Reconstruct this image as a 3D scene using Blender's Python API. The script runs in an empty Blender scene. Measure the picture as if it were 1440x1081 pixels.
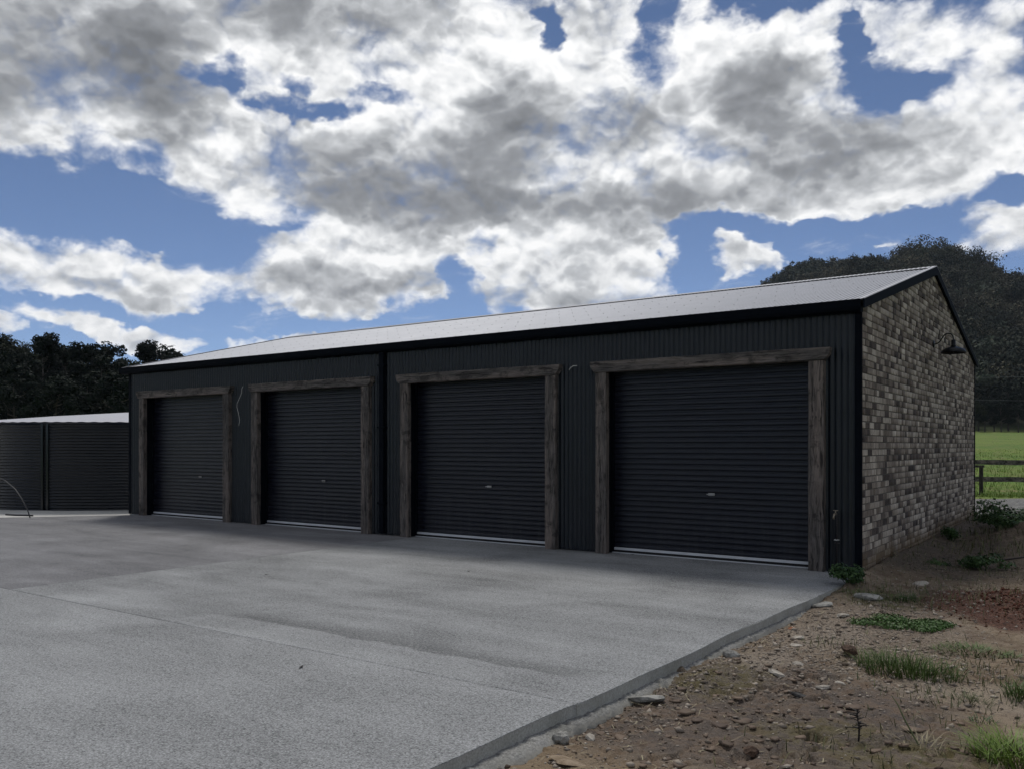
import bpy, math, random
import numpy as np
from mathutils import Vector, Matrix
R_ = math.radians
random.seed(7)
rng = np.random.default_rng(11)
scene = bpy.context.scene
COL = scene.collection

# ------------------------------------------------------------------ camera
VIEW = R_(35.4)                                   # heading, measured from +Y towards -X
FW = np.array([-math.sin(VIEW), math.cos(VIEW)]); RT = np.array([math.cos(VIEW), math.sin(VIEW)])
EYE = np.array([2.662, -11.264]); EYE_Z = 1.59
cam = bpy.data.cameras.new("camera"); camo = bpy.data.objects.new("camera", cam); COL.objects.link(camo)
camo.location = (EYE[0], EYE[1], EYE_Z); camo.rotation_euler = (R_(90), 0, VIEW)
cam.sensor_width = 36.0; cam.lens = 36.0 * 1214 / 1440; cam.shift_y = (626 - 540.5) / 1440
cam.clip_start = 0.05; cam.clip_end = 6000
scene.camera = camo
scene.view_settings.view_transform = 'Standard'; scene.view_settings.look = 'None'
scene.view_settings.exposure = 0.30; scene.view_settings.gamma = 1.0
scene.view_settings.use_curve_mapping = False
try:
    scene.cycles.use_denoising = True; scene.cycles.use_adaptive_sampling = True; scene.cycles.adaptive_threshold = .015; scene.cycles.adaptive_min_samples = 10; scene.cycles.max_bounces = 6; scene.cycles.transparent_max_bounces = 8
except Exception: pass

# ------------------------------------------------------------------ node helpers
class G:
    """small wrapper for building node graphs"""
    def __init__(s, nt): s.nt = nt
    def n(s, t, **kw):
        nd = s.nt.nodes.new(t)
        for k, v in kw.items(): setattr(nd, k, v)
        return nd
    def put(s, sock, v):
        if isinstance(v, bpy.types.NodeSocket): s.nt.links.new(v, sock)
        elif v is not None:
            if hasattr(sock.default_value, '__len__') and not hasattr(v, '__len__'): v = (v, v, v)
            if hasattr(sock.default_value, '__len__') and len(sock.default_value) == 4 and len(v) == 3: v = (*v, 1)
            sock.default_value = v
    def m(s, op, a, b=None, c=None, clamp=False):
        nd = s.n('ShaderNodeMath', operation=op, use_clamp=clamp)
        for i, v in enumerate((a, b, c)):
            if v is not None: s.put(nd.inputs[i], v)
        return nd.outputs[0]
    def v(s, op, a, b=None, out=0):
        nd = s.n('ShaderNodeVectorMath', operation=op)
        s.put(nd.inputs[0], a)
        if b is not None: s.put(nd.inputs[1], b)
        return nd.outputs['Value'] if op in ('DOT_PRODUCT', 'LENGTH', 'DISTANCE') else nd.outputs[0]
    def ss(s, x, lo, hi):
        nd = s.n('ShaderNodeMapRange', interpolation_type='SMOOTHSTEP')
        s.put(nd.inputs[0], x); nd.inputs[1].default_value = lo; nd.inputs[2].default_value = hi
        return nd.outputs[0]
    def noise(s, vec, scale, detail=4, rough=0.5, dist=0.0, out=0):
        nd = s.n('ShaderNodeTexNoise'); s.put(nd.inputs['Vector'], vec)
        nd.inputs['Scale'].default_value = scale; nd.inputs['Detail'].default_value = detail
        nd.inputs['Roughness'].default_value = rough; nd.inputs['Distortion'].default_value = dist
        return nd.outputs[out]
    def vor(s, vec, scale, feature='F1', out=0):
        nd = s.n('ShaderNodeTexVoronoi', feature=feature); s.put(nd.inputs['Vector'], vec)
        nd.inputs['Scale'].default_value = scale
        return nd.outputs[out]
    def mapping(s, vec, loc=(0,0,0), rot=(0,0,0), scale=(1,1,1), kind='POINT'):
        nd = s.n('ShaderNodeMapping', vector_type=kind); s.put(nd.inputs[0], vec)
        nd.inputs[1].default_value = loc; nd.inputs[2].default_value = rot; nd.inputs[3].default_value = scale
        return nd.outputs[0]
    def mix(s, f, a, b, blend='MIX'):
        nd = s.n('ShaderNodeMix', data_type='RGBA', blend_type=blend)
        s.put(nd.inputs['Factor'], f); s.put(nd.inputs[6], a); s.put(nd.inputs[7], b)
        return nd.outputs[2]
    def ramp(s, f, stops):
        nd = s.n('ShaderNodeValToRGB'); s.put(nd.inputs[0], f); el = nd.color_ramp.elements
        el[0].position, el[0].color = stops[0][0], (*stops[0][1], 1); el[1].position, el[1].color = stops[-1][0], (*stops[-1][1], 1)
        for p, c in stops[1:-1]:
            e = el.new(p); e.color = (*c, 1)
        return nd.outputs[0]
    def sep(s, vec):
        nd = s.n('ShaderNodeSeparateXYZ'); s.put(nd.inputs[0], vec); return nd.outputs
    def comb(s, x, y, z):
        nd = s.n('ShaderNodeCombineXYZ'); s.put(nd.inputs[0], x); s.put(nd.inputs[1], y); s.put(nd.inputs[2], z); return nd.outputs[0]
    def bump(s, h, strength=0.5, dist=0.01, normal=None):
        nd = s.n('ShaderNodeBump'); s.put(nd.inputs['Height'], h)
        nd.inputs['Strength'].default_value = strength; nd.inputs['Distance'].default_value = dist
        if normal is not None: s.put(nd.inputs['Normal'], normal)
        return nd.outputs[0]

def new_mat(name):
    m = bpy.data.materials.new(name); m.use_nodes = True
    nt = m.node_tree; g = G(nt); b = nt.nodes['Principled BSDF']
    tc = g.n('ShaderNodeTexCoord'); geo = g.n('ShaderNodeNewGeometry')
    return m, g, b, tc.outputs['Object'], geo.outputs['Position']
def setp(g, b, **kw):
    names = dict(col='Base Color', rough='Roughness', metal='Metallic', spec='Specular IOR Level', normal='Normal')
    for k, v in kw.items(): g.put(b.inputs[names[k]], v)

# ------------------------------------------------------------------ sky and sun
SUN_EL = R_(58)
SUN_DIR = Vector((math.cos(SUN_EL) * FW[0], math.cos(SUN_EL) * FW[1], math.sin(SUN_EL)))
world = bpy.data.worlds.new("World"); scene.world = world; world.use_nodes = True
def azel(px, py):                                  # bearing (right of the heading) and elevation of a cloud
    u = (px - 720) / 1214; v = (626 - py) / 1214
    return math.atan(u), math.atan2(v, math.hypot(1, u))
def build_world():
    nt = world.node_tree; nt.nodes.clear(); g = G(nt)
    out = g.n('ShaderNodeOutputWorld'); tc = g.n('ShaderNodeTexCoord'); d = tc.outputs['Generated']
    sky = g.n('ShaderNodeTexSky', sky_type='NISHITA'); sky.sun_disc = False
    sky.sun_elevation = SUN_EL; sky.sun_rotation = -VIEW; sky.air_density = 0.4; sky.dust_density = 0.0; sky.ozone_density = 1.7
    bsky = g.n('ShaderNodeBackground'); g.put(bsky.inputs[0], sky.outputs[0]); bsky.inputs[1].default_value = 0.088
    a = g.m('ARCTAN2', g.v('DOT_PRODUCT', d, (RT[0], RT[1], 0)), g.v('DOT_PRODUCT', d, (FW[0], FW[1], 0)))
    e = g.m('ARCSINE', g.sep(d)[2])
    P = g.v('MULTIPLY', d, (1, 1, 1.45))
    w1 = g.v('SUBTRACT', g.noise(P, 7.0, 5, 0.62, out=1), (0.5, 0.5, 0.5))
    Q = g.v('ADD', g.comb(a, e, 0), g.v('MULTIPLY', w1, (0.15, 0.10, 0)))
    def blobs(lst, src):
        acc = None
        for (x, y, rx, ry, wgt, rot) in lst:
            a0, e0 = azel(x, y)
            q = g.mapping(src, (a0, e0, 0), (0, 0, R_(rot)), (rx / 1214 * math.cos(a0), ry / 1214, 1), 'TEXTURE')
            k = g.m('SUBTRACT', 1.0, g.v('DOT_PRODUCT', q, q), clamp=True)
            acc = g.m('MULTIPLY_ADD', k, wgt, acc if acc is not None else 0.0)
        return acc
    cover = blobs([  # x, y, rx, ry, weight, tilt : cloud masses
        (40, 40, 330, 170, 1.3, 0), (60, 205, 120, 50, .8, -12), (380, 40, 420, 100, 1.2, 0), (640, 70, 330, 110, 1.3, 0), (300, 190, 150, 60, .7, 10),
        (470, 245, 350, 90, 1.5, -6), (800, 230, 320, 150, 1.5, 0), (1060, 165, 160, 140, 1.4, 0), (1180, 225, 300, 75, 1.4, 4), (600, 150, 160, 70, .8, 0),
        (1370, 190, 150, 80, 1.2, 0), (1350, 70, 160, 50, .75, -25), (1410, 20, 110, 50, .8, 0), (860, 60, 110, 80, 1.0, 0), (1000, 90, 90, 50, .5, 20),
        (110, 388, 215, 48, 1.5, -4), (140, 462, 130, 20, 1.2, -6), (400, 385, 215, 55, 1.5, 4), (560, 365, 150, 60, 1.3, -8), (480, 420, 130, 34, 1.0, 0),
        (790, 400, 165, 52, 1.5, 0), (850, 345, 130, 50, 1.1, 0), (1050, 350, 75, 36, 1.3, 4), (1230, 285, 150, 32, 1.1, -4), (1410, 335, 95, 45, 1.5, -14),
        (400, 480, 90, 13, 1.2, 4), (0, 462, 34, 14, 1.0, 0), (0, 360, 90, 30, .8, 0), (700, 320, 300, 50, 1.0, 0), (980, 25, 60, 50, .8, 30), (1125, 45, 70, 40, .75, 20), (1180, 12, 40, 22, .6, 0), (1290, 40, 90, 30, .8, -20), (1230, 355, 30, 8, .6, 10), (535, 435, 24, 12, .7, 0)], Q)
    gaps = blobs([   # clear gaps
        (55, 285, 190, 70, 1.6, -6), (270, 335, 130, 42, 1.0, -16), (150, 215, 70, 40, 1.2, 0), (300, 102, 46, 22, 1.1, 0), (440, 160, 110, 16, 1.1, 0), (545, 142, 55, 18, 1.0, 0), (425, 127, 30, 20, 1.1, 0), (335, 150, 30, 14, .8, -30),
        (772, 38, 24, 30, 1.5, 0), (930, 95, 55, 40, 1.3, 20), (945, 20, 36, 40, .9, 20), (1200, 70, 36, 50, .85, 40), (1290, 125, 60, 22, .7, 10), (1060, 12, 50, 26, .9, 0), (1240, 140, 36, 22, .6, 30),
        (975, 355, 40, 70, 1.5, 0), (1070, 312, 110, 18, 1.5, -4), (1115, 345, 26, 40, 1.2, 0), (1210, 330, 170, 26, 1.3, -4), (1420, 275, 80, 24, 1.4, -12), (655, 392, 26, 60, 1.3, 40), (690, 345, 30, 20, .7, 0), (315, 440, 60, 44, .8, 0),
        (160, 437, 200, 14, .8, 4), (1150, 300, 50, 20, .6, 0), (640, 450, 60, 40, .6, 0), (1340, 300, 60, 20, .5, 0), (980, 305, 50, 20, .6, 0)], Q)
    dark = blobs([(60, 60, 220, 100, .75, 0), (215, 120, 80, 100, .8, 0), (330, 15, 260, 50, .6, 0), (470, 255, 200, 55, .7, 0), (580, 295, 230, 40, .6, 0),
        (730, 160, 90, 60, .65, 0), (690, 235, 170, 70, .6, 0), (1090, 130, 75, 55, .9, 0), (865, 175, 80, 50, .75, 0), (1000, 265, 250, 40, .5, 0), (1190, 205, 120, 36, .7, 0), (560, 12, 110, 36, .5, 0),
        (450, 395, 150, 22, .45, 0), (600, 385, 70, 26, .5, 0), (800, 300, 260, 40, .55, 0), (140, 408, 150, 18, .4, 0), (20, 150, 100, 60, .4, 0), (790, 425, 120, 24, .35, 0), (1250, 225, 200, 26, .35, 0)], Q)
    far = g.ss(g.v('DOT_PRODUCT', d, (FW[0], FW[1], 0.35)), 0.80, 0.55)      # the rest of the sky: broken cloud as in view
    broad = g.m('SUBTRACT', g.noise(P, 2.3, 3, 0.5), 0.40)
    cover = g.m('MULTIPLY_ADD', g.m('MULTIPLY', broad, 5.0), far, cover)
    cover = g.m('SUBTRACT', 1.0, g.m('EXPONENT', g.m('MULTIPLY', g.m('MAXIMUM', cover, 0.0), -1.7)))
    f1 = g.noise(P, 8.0, 10, 0.63, 0.2); f2 = g.noise(g.v('ADD', P, (0, 0, .062)), 8.0, 5, 0.63, 0.2)
    Pw = g.v('ADD', P, g.v('MULTIPLY', w1, (.05, .05, .05)))
    def billow(vec):                                    # rounded heads: folded noise, creases between puffs
        acc = None
        for sc_, am in ((11, 1.5), (25, .95), (56, .55)):
            t = g.m('ABSOLUTE', g.m('SUBTRACT', g.noise(vec, sc_, 0, .5), .5)); acc = g.m('MULTIPLY_ADD', t, am, acc if acc is not None else 0.0)
        return acc
    b1 = billow(Pw); b2 = billow(g.v('ADD', Pw, (0, 0, .016)))
    dens = g.m('MULTIPLY_ADD', gaps, -.68, g.m('MULTIPLY_ADD', cover, 1.32, -.60))
    dens = g.m('MULTIPLY_ADD', g.m('SUBTRACT', f1, .5), 2.3, dens)
    dens = g.m('MULTIPLY_ADD', g.m('SUBTRACT', b1, .34), .7, dens)
    wisp = g.noise(g.mapping(Pw, rot=(.2, .5, .3), scale=(1, 1, 3.2)), 9, 8, .66, .6)
    dens = g.m('MAXIMUM', dens, g.m('MULTIPLY_ADD', g.m('SUBTRACT', wisp, .62), 1.6, g.m('MULTIPLY_ADD', gaps, -.12, -.05)))
    fray = g.noise(Pw, 34, 6, .68, .3); dens = g.m('MULTIPLY_ADD', g.m('SUBTRACT', fray, .5), .75, dens)
    alpha = g.ss(dens, -.18, 0.62)
    thick = g.m('MULTIPLY_ADD', dark, .62, g.m('MULTIPLY', g.ss(dens, .3, 1.3), .26))
    thick = g.m('MULTIPLY_ADD', g.m('SUBTRACT', f1, .5), .75, g.m('ADD', thick, .06))
    emb = g.m('MULTIPLY_ADD', g.m('SUBTRACT', f1, f2), 1.15, g.m('MULTIPLY', g.m('SUBTRACT', b1, b2), .72))
    lum = g.m('MULTIPLY_ADD', g.m('MULTIPLY', far, g.ss(f1, .45, .62)), 0.25, g.m('SUBTRACT', thick, emb), clamp=True)
    ccol = g.ramp(lum, [(0.0, (1.0, 1.0, 1.0)), (0.13, (.84, .85, .86)), (0.32, (.54, .555, .575)), (0.60, (.30, .312, .33)), (1.0, (.17, .178, .19))])
    bcl = g.n('ShaderNodeBackground'); g.put(bcl.inputs[0], ccol); bcl.inputs[1].default_value = 0.86
    mx = g.n('ShaderNodeMixShader'); g.put(mx.inputs[0], alpha)
    nt.links.new(bsky.outputs[0], mx.inputs[1]); nt.links.new(bcl.outputs[0], mx.inputs[2]); nt.links.new(mx.outputs[0], out.inputs[0])
    world.cycles.sampling_method = 'MANUAL'; world.cycles.sample_map_resolution = 256
build_world()
sun = bpy.data.lights.new("sun", 'SUN'); sun.energy = 1.9; sun.angle = R_(15); sun.color = (1, .97, .92)
suno = bpy.data.objects.new("sun", sun); COL.objects.link(suno); suno.location = (0, 0, 60)
suno.rotation_euler = SUN_DIR.to_track_quat('Z', 'Y').to_euler()

# ------------------------------------------------------------------ object helpers
def tag(o, label=None, cat=None, group=None, kind=None):
    if label: o['label'] = label
    if cat: o['category'] = cat
    if group: o['group'] = group
    if kind: o['kind'] = kind
    return o
def link(o, parent=None):
    COL.objects.link(o)
    if parent is not None: o.parent = parent
    return o
def empty(name, loc=(0,0,0), parent=None):
    o = bpy.data.objects.new(name, None); o.empty_display_size = .2; o.location = loc
    return link(o, parent)
def mesh(name, verts, faces, m=None, smooth=False):
    me = bpy.data.meshes.new(name)
    me.from_pydata([tuple(v) for v in verts], [], [tuple(f) for f in faces])
    if m: me.materials.append(m)
    if smooth: me.polygons.foreach_set('use_smooth', [True] * len(me.polygons))
    me.update(); return me
def fast_mesh(name, V, F, m=None, smooth=False, attr=None):
    """V (n,3), F (k,3|4) arrays; attr: dict of per-vertex floats"""
    V = np.asarray(V, np.float32); F = np.asarray(F, np.int32); k = F.shape[1]
    me = bpy.data.meshes.new(name); me.vertices.add(len(V)); me.vertices.foreach_set('co', V.ravel())
    me.loops.add(F.size); me.loops.foreach_set('vertex_index', F.ravel())
    me.polygons.add(len(F)); me.polygons.foreach_set('loop_start', np.arange(0, F.size, k, dtype=np.int32))
    me.polygons.foreach_set('loop_total', np.full(len(F), k, np.int32))
    if smooth: me.polygons.foreach_set('use_smooth', np.ones(len(F), bool))
    for nm, val in (attr or {}).items():
        at = me.attributes.new(nm, 'FLOAT', 'POINT'); at.data.foreach_set('value', np.asarray(val, np.float32))
    me.update(calc_edges=True); me.validate()
    if m: me.materials.append(m)
    return me
def obj(name, me, parent=None, loc=(0,0,0)):
    o = bpy.data.objects.new(name, me); o.location = loc
    return link(o, parent)
class MB:
    """mesh builder: gathers shapes into one mesh"""
    def __init__(s): s.V = []; s.F = []
    def add(s, V, F):
        b = len(s.V); s.V += [tuple(v) for v in V]; s.F += [tuple(i + b for i in f) for f in F]; return s
    def box(s, x0, x1, y0, y1, z0, z1, bev=0.0):
        if bev <= 0:
            V = [(x,y,z) for z in (z0,z1) for y in (y0,y1) for x in (x0,x1)]
            F = [(0,2,3,1),(4,5,7,6),(0,1,5,4),(2,6,7,3),(0,4,6,2),(1,3,7,5)]
            return s.add(V, F)
        c = ((x0+x1)/2,(y0+y1)/2,(z0+z1)/2); h = ((x1-x0)/2,(y1-y0)/2,(z1-z0)/2); V = []; idx = {}
        for sx in (-1,1):
            for sy in (-1,1):
                for sz in (-1,1):
                    for ax in range(3):
                        q = [c[i] + sg*(h[i] - (0 if i == ax else bev)) for i, sg in enumerate((sx,sy,sz))]
                        idx[(sx,sy,sz,ax)] = len(V); V.append(q)
        F = []
        for ax in range(3):
            o1, o2 = [(1,2),(2,0),(0,1)][ax]
            for sg in (-1,1):
                def key(a, b_):
                    k = [0,0,0]; k[ax] = sg; k[o1] = a; k[o2] = b_; return (*k, ax)
                q = [idx[key(-1,-1)], idx[key(1,-1)], idx[key(1,1)], idx[key(-1,1)]]
                F.append(q if sg > 0 else q[::-1])
        for ax in range(3):
            o1, o2 = [(1,2),(2,0),(0,1)][ax]
            for a in (-1,1):
                for b_ in (-1,1):
                    def key(t, face):
                        k = [0,0,0]; k[ax] = t; k[o1] = a; k[o2] = b_; return (*k, face)
                    q = [idx[key(-1,o1)], idx[key(1,o1)], idx[key(1,o2)], idx[key(-1,o2)]]
                    F.append(q if a*b_ < 0 else q[::-1])
        for sx in (-1,1):
            for sy in (-1,1):
                for sz in (-1,1):
                    q = [idx[(sx,sy,sz,i)] for i in range(3)]
                    F.append(q if sx*sy*sz > 0 else q[::-1])
        return s.add(V, F)
    def tube(s, pts, r, seg=8, cap=True):
        pts = [Vector(p) for p in pts]; n = len(pts); rr = r if hasattr(r, '__len__') else [r]*n
        V = []; F = []; up = Vector((0,0,1)); prev = None
        for i, p in enumerate(pts):
            t = (pts[min(i+1,n-1)] - pts[max(i-1,0)]).normalized()
            a = prev if prev is not None else (up if abs(t.z) < .9 else Vector((1,0,0)))
            x = (a - t*a.dot(t)).normalized(); y = t.cross(x); prev = x
            for k in range(seg):
                an = 2*math.pi*k/seg; V.append(p + (x*math.cos(an) + y*math.sin(an))*rr[i])
        for i in range(n-1):
            for k in range(seg):
                F.append((i*seg+k, i*seg+(k+1)%seg, (i+1)*seg+(k+1)%seg, (i+1)*seg+k))
        if cap: F.append(tuple(range(seg))[::-1]); F.append(tuple((n-1)*seg+k for k in range(seg)))
        return s.add(V, F)
    def lathe(s, prof, c=(0,0,0), seg=24):
        V = []; F = []
        for (r, z) in prof:
            for k in range(seg):
                an = 2*math.pi*k/seg; V.append((c[0]+r*math.cos(an), c[1]+r*math.sin(an), c[2]+z))
        for i in range(len(prof)-1):
            for k in range(seg):
                F.append((i*seg+k, i*seg+(k+1)%seg, (i+1)*seg+(k+1)%seg, (i+1)*seg+k))
        return s.add(V, F)
    def prism(s, poly, axis, a, b):
        """poly: 2D points, extruded along axis from a to b"""
        n = len(poly); V = []
        for t in (a, b):
            for (p, q) in poly:
                V.append({'x': (t,p,q), 'y': (p,t,q), 'z': (p,q,t)}[axis])
        F = [tuple(range(n))[::-1], tuple(range(n, 2*n))] + [(i, (i+1)%n, n+(i+1)%n, n+i) for i in range(n)]
        return s.add(V, F)
    def build(s, name, m, parent=None, smooth=False, loc=(0,0,0)):
        return obj(name, mesh(name, s.V, s.F, m, smooth), parent, loc)

# value noise in numpy (for terrain relief)
_tab = rng.random((256, 256)).astype(np.float32)
def vnoise(x, y):
    xi = np.floor(x).astype(int); yi = np.floor(y).astype(int); fx = x - xi; fy = y - yi
    fx = fx*fx*(3-2*fx); fy = fy*fy*(3-2*fy); t = lambda i, j: _tab[i & 255, j & 255]
    return (t(xi,yi)*(1-fx)+t(xi+1,yi)*fx)*(1-fy) + (t(xi,yi+1)*(1-fx)+t(xi+1,yi+1)*fx)*fy - .5
def fbm(x, y, sc, octv=4, gain=.5):
    r = 0; a = 1
    for i in range(octv): r = r + a*vnoise(x*sc+17.3*i, y*sc+5.1*i); sc *= 2.03; a *= gain
    return r
def sstep(x, a, b):
    t = np.clip((x-a)/(b-a), 0, 1); return t*t*(3-2*t)

# ------------------------------------------------------------------ materials
def concrete(name, tone, tint, patch=.25, edge=False, seed=0., speck=1.0):
    m, g, b, P, W = new_mat(name)
    Wp = g.v('ADD', W, (seed, seed*.7, 0))
    fine = g.noise(Wp, 85, 3, .75); mid = g.noise(Wp, 22, 4, .65); big = g.noise(Wp, .55, 5, .6, .6)
    bands = g.noise(g.mapping(Wp, rot=(0,0,R_(8)), scale=(.35, 1.5, 1)), 1.3, 5, .62, .5)
    k = g.m('MULTIPLY_ADD', g.m('SUBTRACT', big, .5), patch*2.6, 1.0)
    k = g.m('MULTIPLY_ADD', g.m('SUBTRACT', bands, .5), patch*2.4, k)
    k = g.m('MULTIPLY_ADD', g.m('SUBTRACT', mid, .5), .35*speck, k)
    k = g.m('MULTIPLY_ADD', g.m('SUBTRACT', fine, .5), 3.6*speck, k)
    agg = g.noise(Wp, 38, 2, .6); k = g.m('MULTIPLY_ADD', g.m('SUBTRACT', agg, .5), .6*speck, k)
    chip = g.vor(Wp, 46, out=0); k = g.m('MULTIPLY_ADD', g.m('SUBTRACT', .45, chip), .55*speck, k)
    if not edge:       # a rough, stony band where the screed dragged, running across the slab
        sx = g.sep(W); ln = g.m('MULTIPLY_ADD', g.m('SUBTRACT', g.noise(W, 2.2, 4, .6), .5), .22, g.m('ADD', sx[1], 6.20))
        band = g.m('MULTIPLY', g.m('MULTIPLY', g.ss(ln, -.02, .015), g.ss(ln, .42, .03)), g.m('MULTIPLY', g.m('MULTIPLY', g.ss(sx[0], -4.7, -3.7), g.ss(sx[0], -.1, -.9)), g.ss(agg, .30, .56)))
        k = g.m('MULTIPLY', k, g.m('MULTIPLY_ADD', band, -.48, 1.0))
    k = g.m('MAXIMUM', g.m('MULTIPLY', k, tone), .02)
    colr = g.mix(1.0, g.comb(k, k, k), tint, 'MULTIPLY')
    if edge:           # formwork face: olive stain running down
        st = g.noise(g.mapping(W, scale=(1.3, 1.3, .4)), 2.2, 4, .6)
        colr = g.mix(g.m('MULTIPLY', g.ss(st, .4, .7), .6), colr, (tone*.62, tone*.62, tone*.5))
        colr = g.mix(g.ss(g.sep(W)[2], -.085, -.11), colr, (tone*1.25, tone*1.2, tone*1.05))
    nb = g.bump(g.m('ADD', fine, g.m('MULTIPLY', chip, -.8)), .55*speck, .006)
    setp(g, b, col=colr, rough=.86, spec=.3, normal=nb)
    return m
M = {}
M['slab_near'] = concrete('slab_near', .25, (.985, 1.0, .995), .34, seed=3, speck=1.0)
M['slab_mid'] = concrete('slab_mid', .235, (.985, 1.0, .995), .44, seed=9, speck=1.0)
M['slab_old'] = concrete('slab_old', .170, (1.0, .99, 1.01), .44, seed=21, speck=1.0)
M['slab_edge'] = concrete('slab_edge', .36, (1, .99, .90), .2, edge=True, speck=.35)
M['spill'] = concrete('spill', .21, (1, .98, .92), .35, edge=True, seed=4, speck=.8)
M['pad'] = concrete('pad', .52, (1, .98, .92), .12, seed=33, speck=.3)

def painted(name, colr, rough=.42, spec=.5, dust=.0, grime=.25, metal=0.0, dusth=.6):
    m, g, b, P, W = new_mat(name)
    n1 = g.noise(W, 3.0, 5, .6); n2 = g.noise(W, 40, 3, .6)
    st = g.noise(g.mapping(W, scale=(9, 9, .6)), 1.5, 4, .6)
    c = g.mix(g.m('MULTIPLY', g.ss(n1, .35, .75), grime), colr, tuple(v*.6 for v in colr))
    if dust > 0:       # splashed dust low on the wall
        f = g.m('MULTIPLY', g.ss(g.sep(W)[2], dusth, 0.0), g.m('MULTIPLY', g.ss(st, .45, .72), dust))
        c = g.mix(f, c, (.11, .105, .10))
    setp(g, b, col=c, rough=g.m('MULTIPLY_ADD', n2, .22, rough-.1), spec=spec, metal=metal, normal=g.bump(g.noise(W, 2.2, 2, .5), .35, .02) if dust > 0 else None)
    return m
M['cladding'] = painted('cladding', (.0080, .0112, .0155), .36, .34, dust=.16, grime=.2)
M['trim'] = painted('trim', (.0030, .0046, .0078), .7, .05)
M['curtain'] = painted('curtain', (.0070, .0078, .0145), .36, .42, dust=.14, grime=.3, dusth=1.1)
M['tank'] = painted('tank', (.0016, .0026, .0040), .15, .55)
M['lamp'] = painted('lamp', (.006, .007, .009), .35, .25)
def roof_mat():
    m, g, b, P, W = new_mat('roof'); n1 = g.noise(W, 1.6, 5, .6); n2 = g.noise(g.mapping(P, scale=(1, .12, 1)), 30, 3, .6)
    tr = g.m('MULTIPLY_ADD', g.m('SINE', g.m('MULTIPLY_ADD', g.sep(P)[0], 2*math.pi/((.035 + 16.45)/220), -math.pi/2)), .5, .5)      # rib shading painted into the colour: dark stripes along flanks and troughs
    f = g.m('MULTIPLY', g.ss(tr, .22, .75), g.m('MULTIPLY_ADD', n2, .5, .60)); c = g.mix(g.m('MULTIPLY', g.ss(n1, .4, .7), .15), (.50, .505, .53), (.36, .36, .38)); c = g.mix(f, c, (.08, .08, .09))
    setp(g, b, col=c, rough=g.m('MULTIPLY_ADD', n1, .2, .48), spec=.3); return m
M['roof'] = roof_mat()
M['tank_roof'] = painted('tank_roof', (.42, .415, .44), .5, .5, grime=.1)
M['alu'] = painted('alu', (.55, .56, .58), .4, .5, grime=.3)
M['rubber'] = painted('rubber', (.012, .012, .012), .7, .3)
M['steel'] = painted('steel', (.42, .41, .40), .35, .5, metal=.8)
M['screw'] = painted('screw', (.13, .13, .135), .5, .4)
M['copper'] = painted('copper', (.035, .032, .034), .45, .5, metal=.3)
M['brass'] = painted('brass', (.24, .21, .16), .4, .4, metal=.6)
M['white_wire'] = painted('white_wire', (.62, .60, .56), .5, .4)
M['poly'] = painted('poly', (.02, .018, .02), .5, .4)
M['wire'] = painted('wire', (.20, .21, .22), .5, .3)
M['inside'] = painted('inside', (.03, .03, .03), .8, .2)

def brick_mat(name, use_attr):
    m, g, b, P, W = new_mat(name)
    if use_attr:
        at = g.n('ShaderNodeAttribute'); at.attribute_name = 'tone'; f = at.outputs['Fac']
    else:
        oi = g.n('ShaderNodeObjectInfo'); f = g.sep(oi.outputs['Color'])[0]
    base = g.ramp(f, [(0, (.048, .040, .037)), (.14, (.078, .064, .058)), (.30, (.140, .115, .098)), (.52, (.245, .212, .182)), (.78, (.385, .345, .300)), (1, (.52, .475, .42))])
    Wo = g.v('ADD', W, g.comb(g.m('MULTIPLY', f, 31.), g.m('MULTIPLY', f, 57.), g.m('MULTIPLY', f, 23.)))
    streak = g.noise(g.mapping(Wo, scale=(1, 1, .16)), 42, 3, .6); sp = g.noise(Wo, 130, 3, .7); bl = g.noise(Wo, 14, 3, .6)
    k = g.m('MULTIPLY_ADD', g.m('MULTIPLY', g.m('SUBTRACT', streak, .5), g.m('MULTIPLY_ADD', g.noise(Wo, 4., 1), 5.0, -.6)), 1.25, 1.0)
    k = g.m('MULTIPLY_ADD', g.m('SUBTRACT', sp, .5), .7, k); k = g.m('MULTIPLY_ADD', g.m('SUBTRACT', bl, .5), .6, k)
    c = g.mix(1.0, base, g.comb(g.m('MULTIPLY', k, 1.07), g.m('MULTIPLY', k, 1.04), g.m('MULTIPLY', k, 1.00)), 'MULTIPLY')
    zz = g.m('MULTIPLY_ADD', g.m('SUBTRACT', g.noise(W, 2.5, 4, .6), .5), .5, g.sep(W)[2])
    c = g.mix(g.m('MULTIPLY', g.ss(zz, .34, .06), .8), c, (.15, .105, .058))        # mud splashed on the lowest courses
    setp(g, b, col=c, rough=.9, spec=.2, normal=g.bump(g.m('ADD', sp, bl), .5, .004))
    return m
M['brick'] = brick_mat('brick', False); M['brick_far'] = brick_mat('brick_far', True)
def mortar():
    m, g, b, P, W = new_mat('mortar')
    n = g.noise(W, 60, 3, .7); k = g.m('MULTIPLY_ADD', n, .16, .05)
    c = g.mix(1.0, g.comb(k, k, k), (1.0, .93, .82), 'MULTIPLY')
    zz = g.m('MULTIPLY_ADD', g.m('SUBTRACT', g.noise(W, 2.5, 4, .6), .5), .5, g.sep(W)[2])
    c = g.mix(g.m('MULTIPLY', g.ss(zz, .34, .06), .7), c, (.17, .12, .065))
    setp(g, b, col=c, rough=.95, spec=.15); return m
M['mortar'] = mortar()

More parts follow.
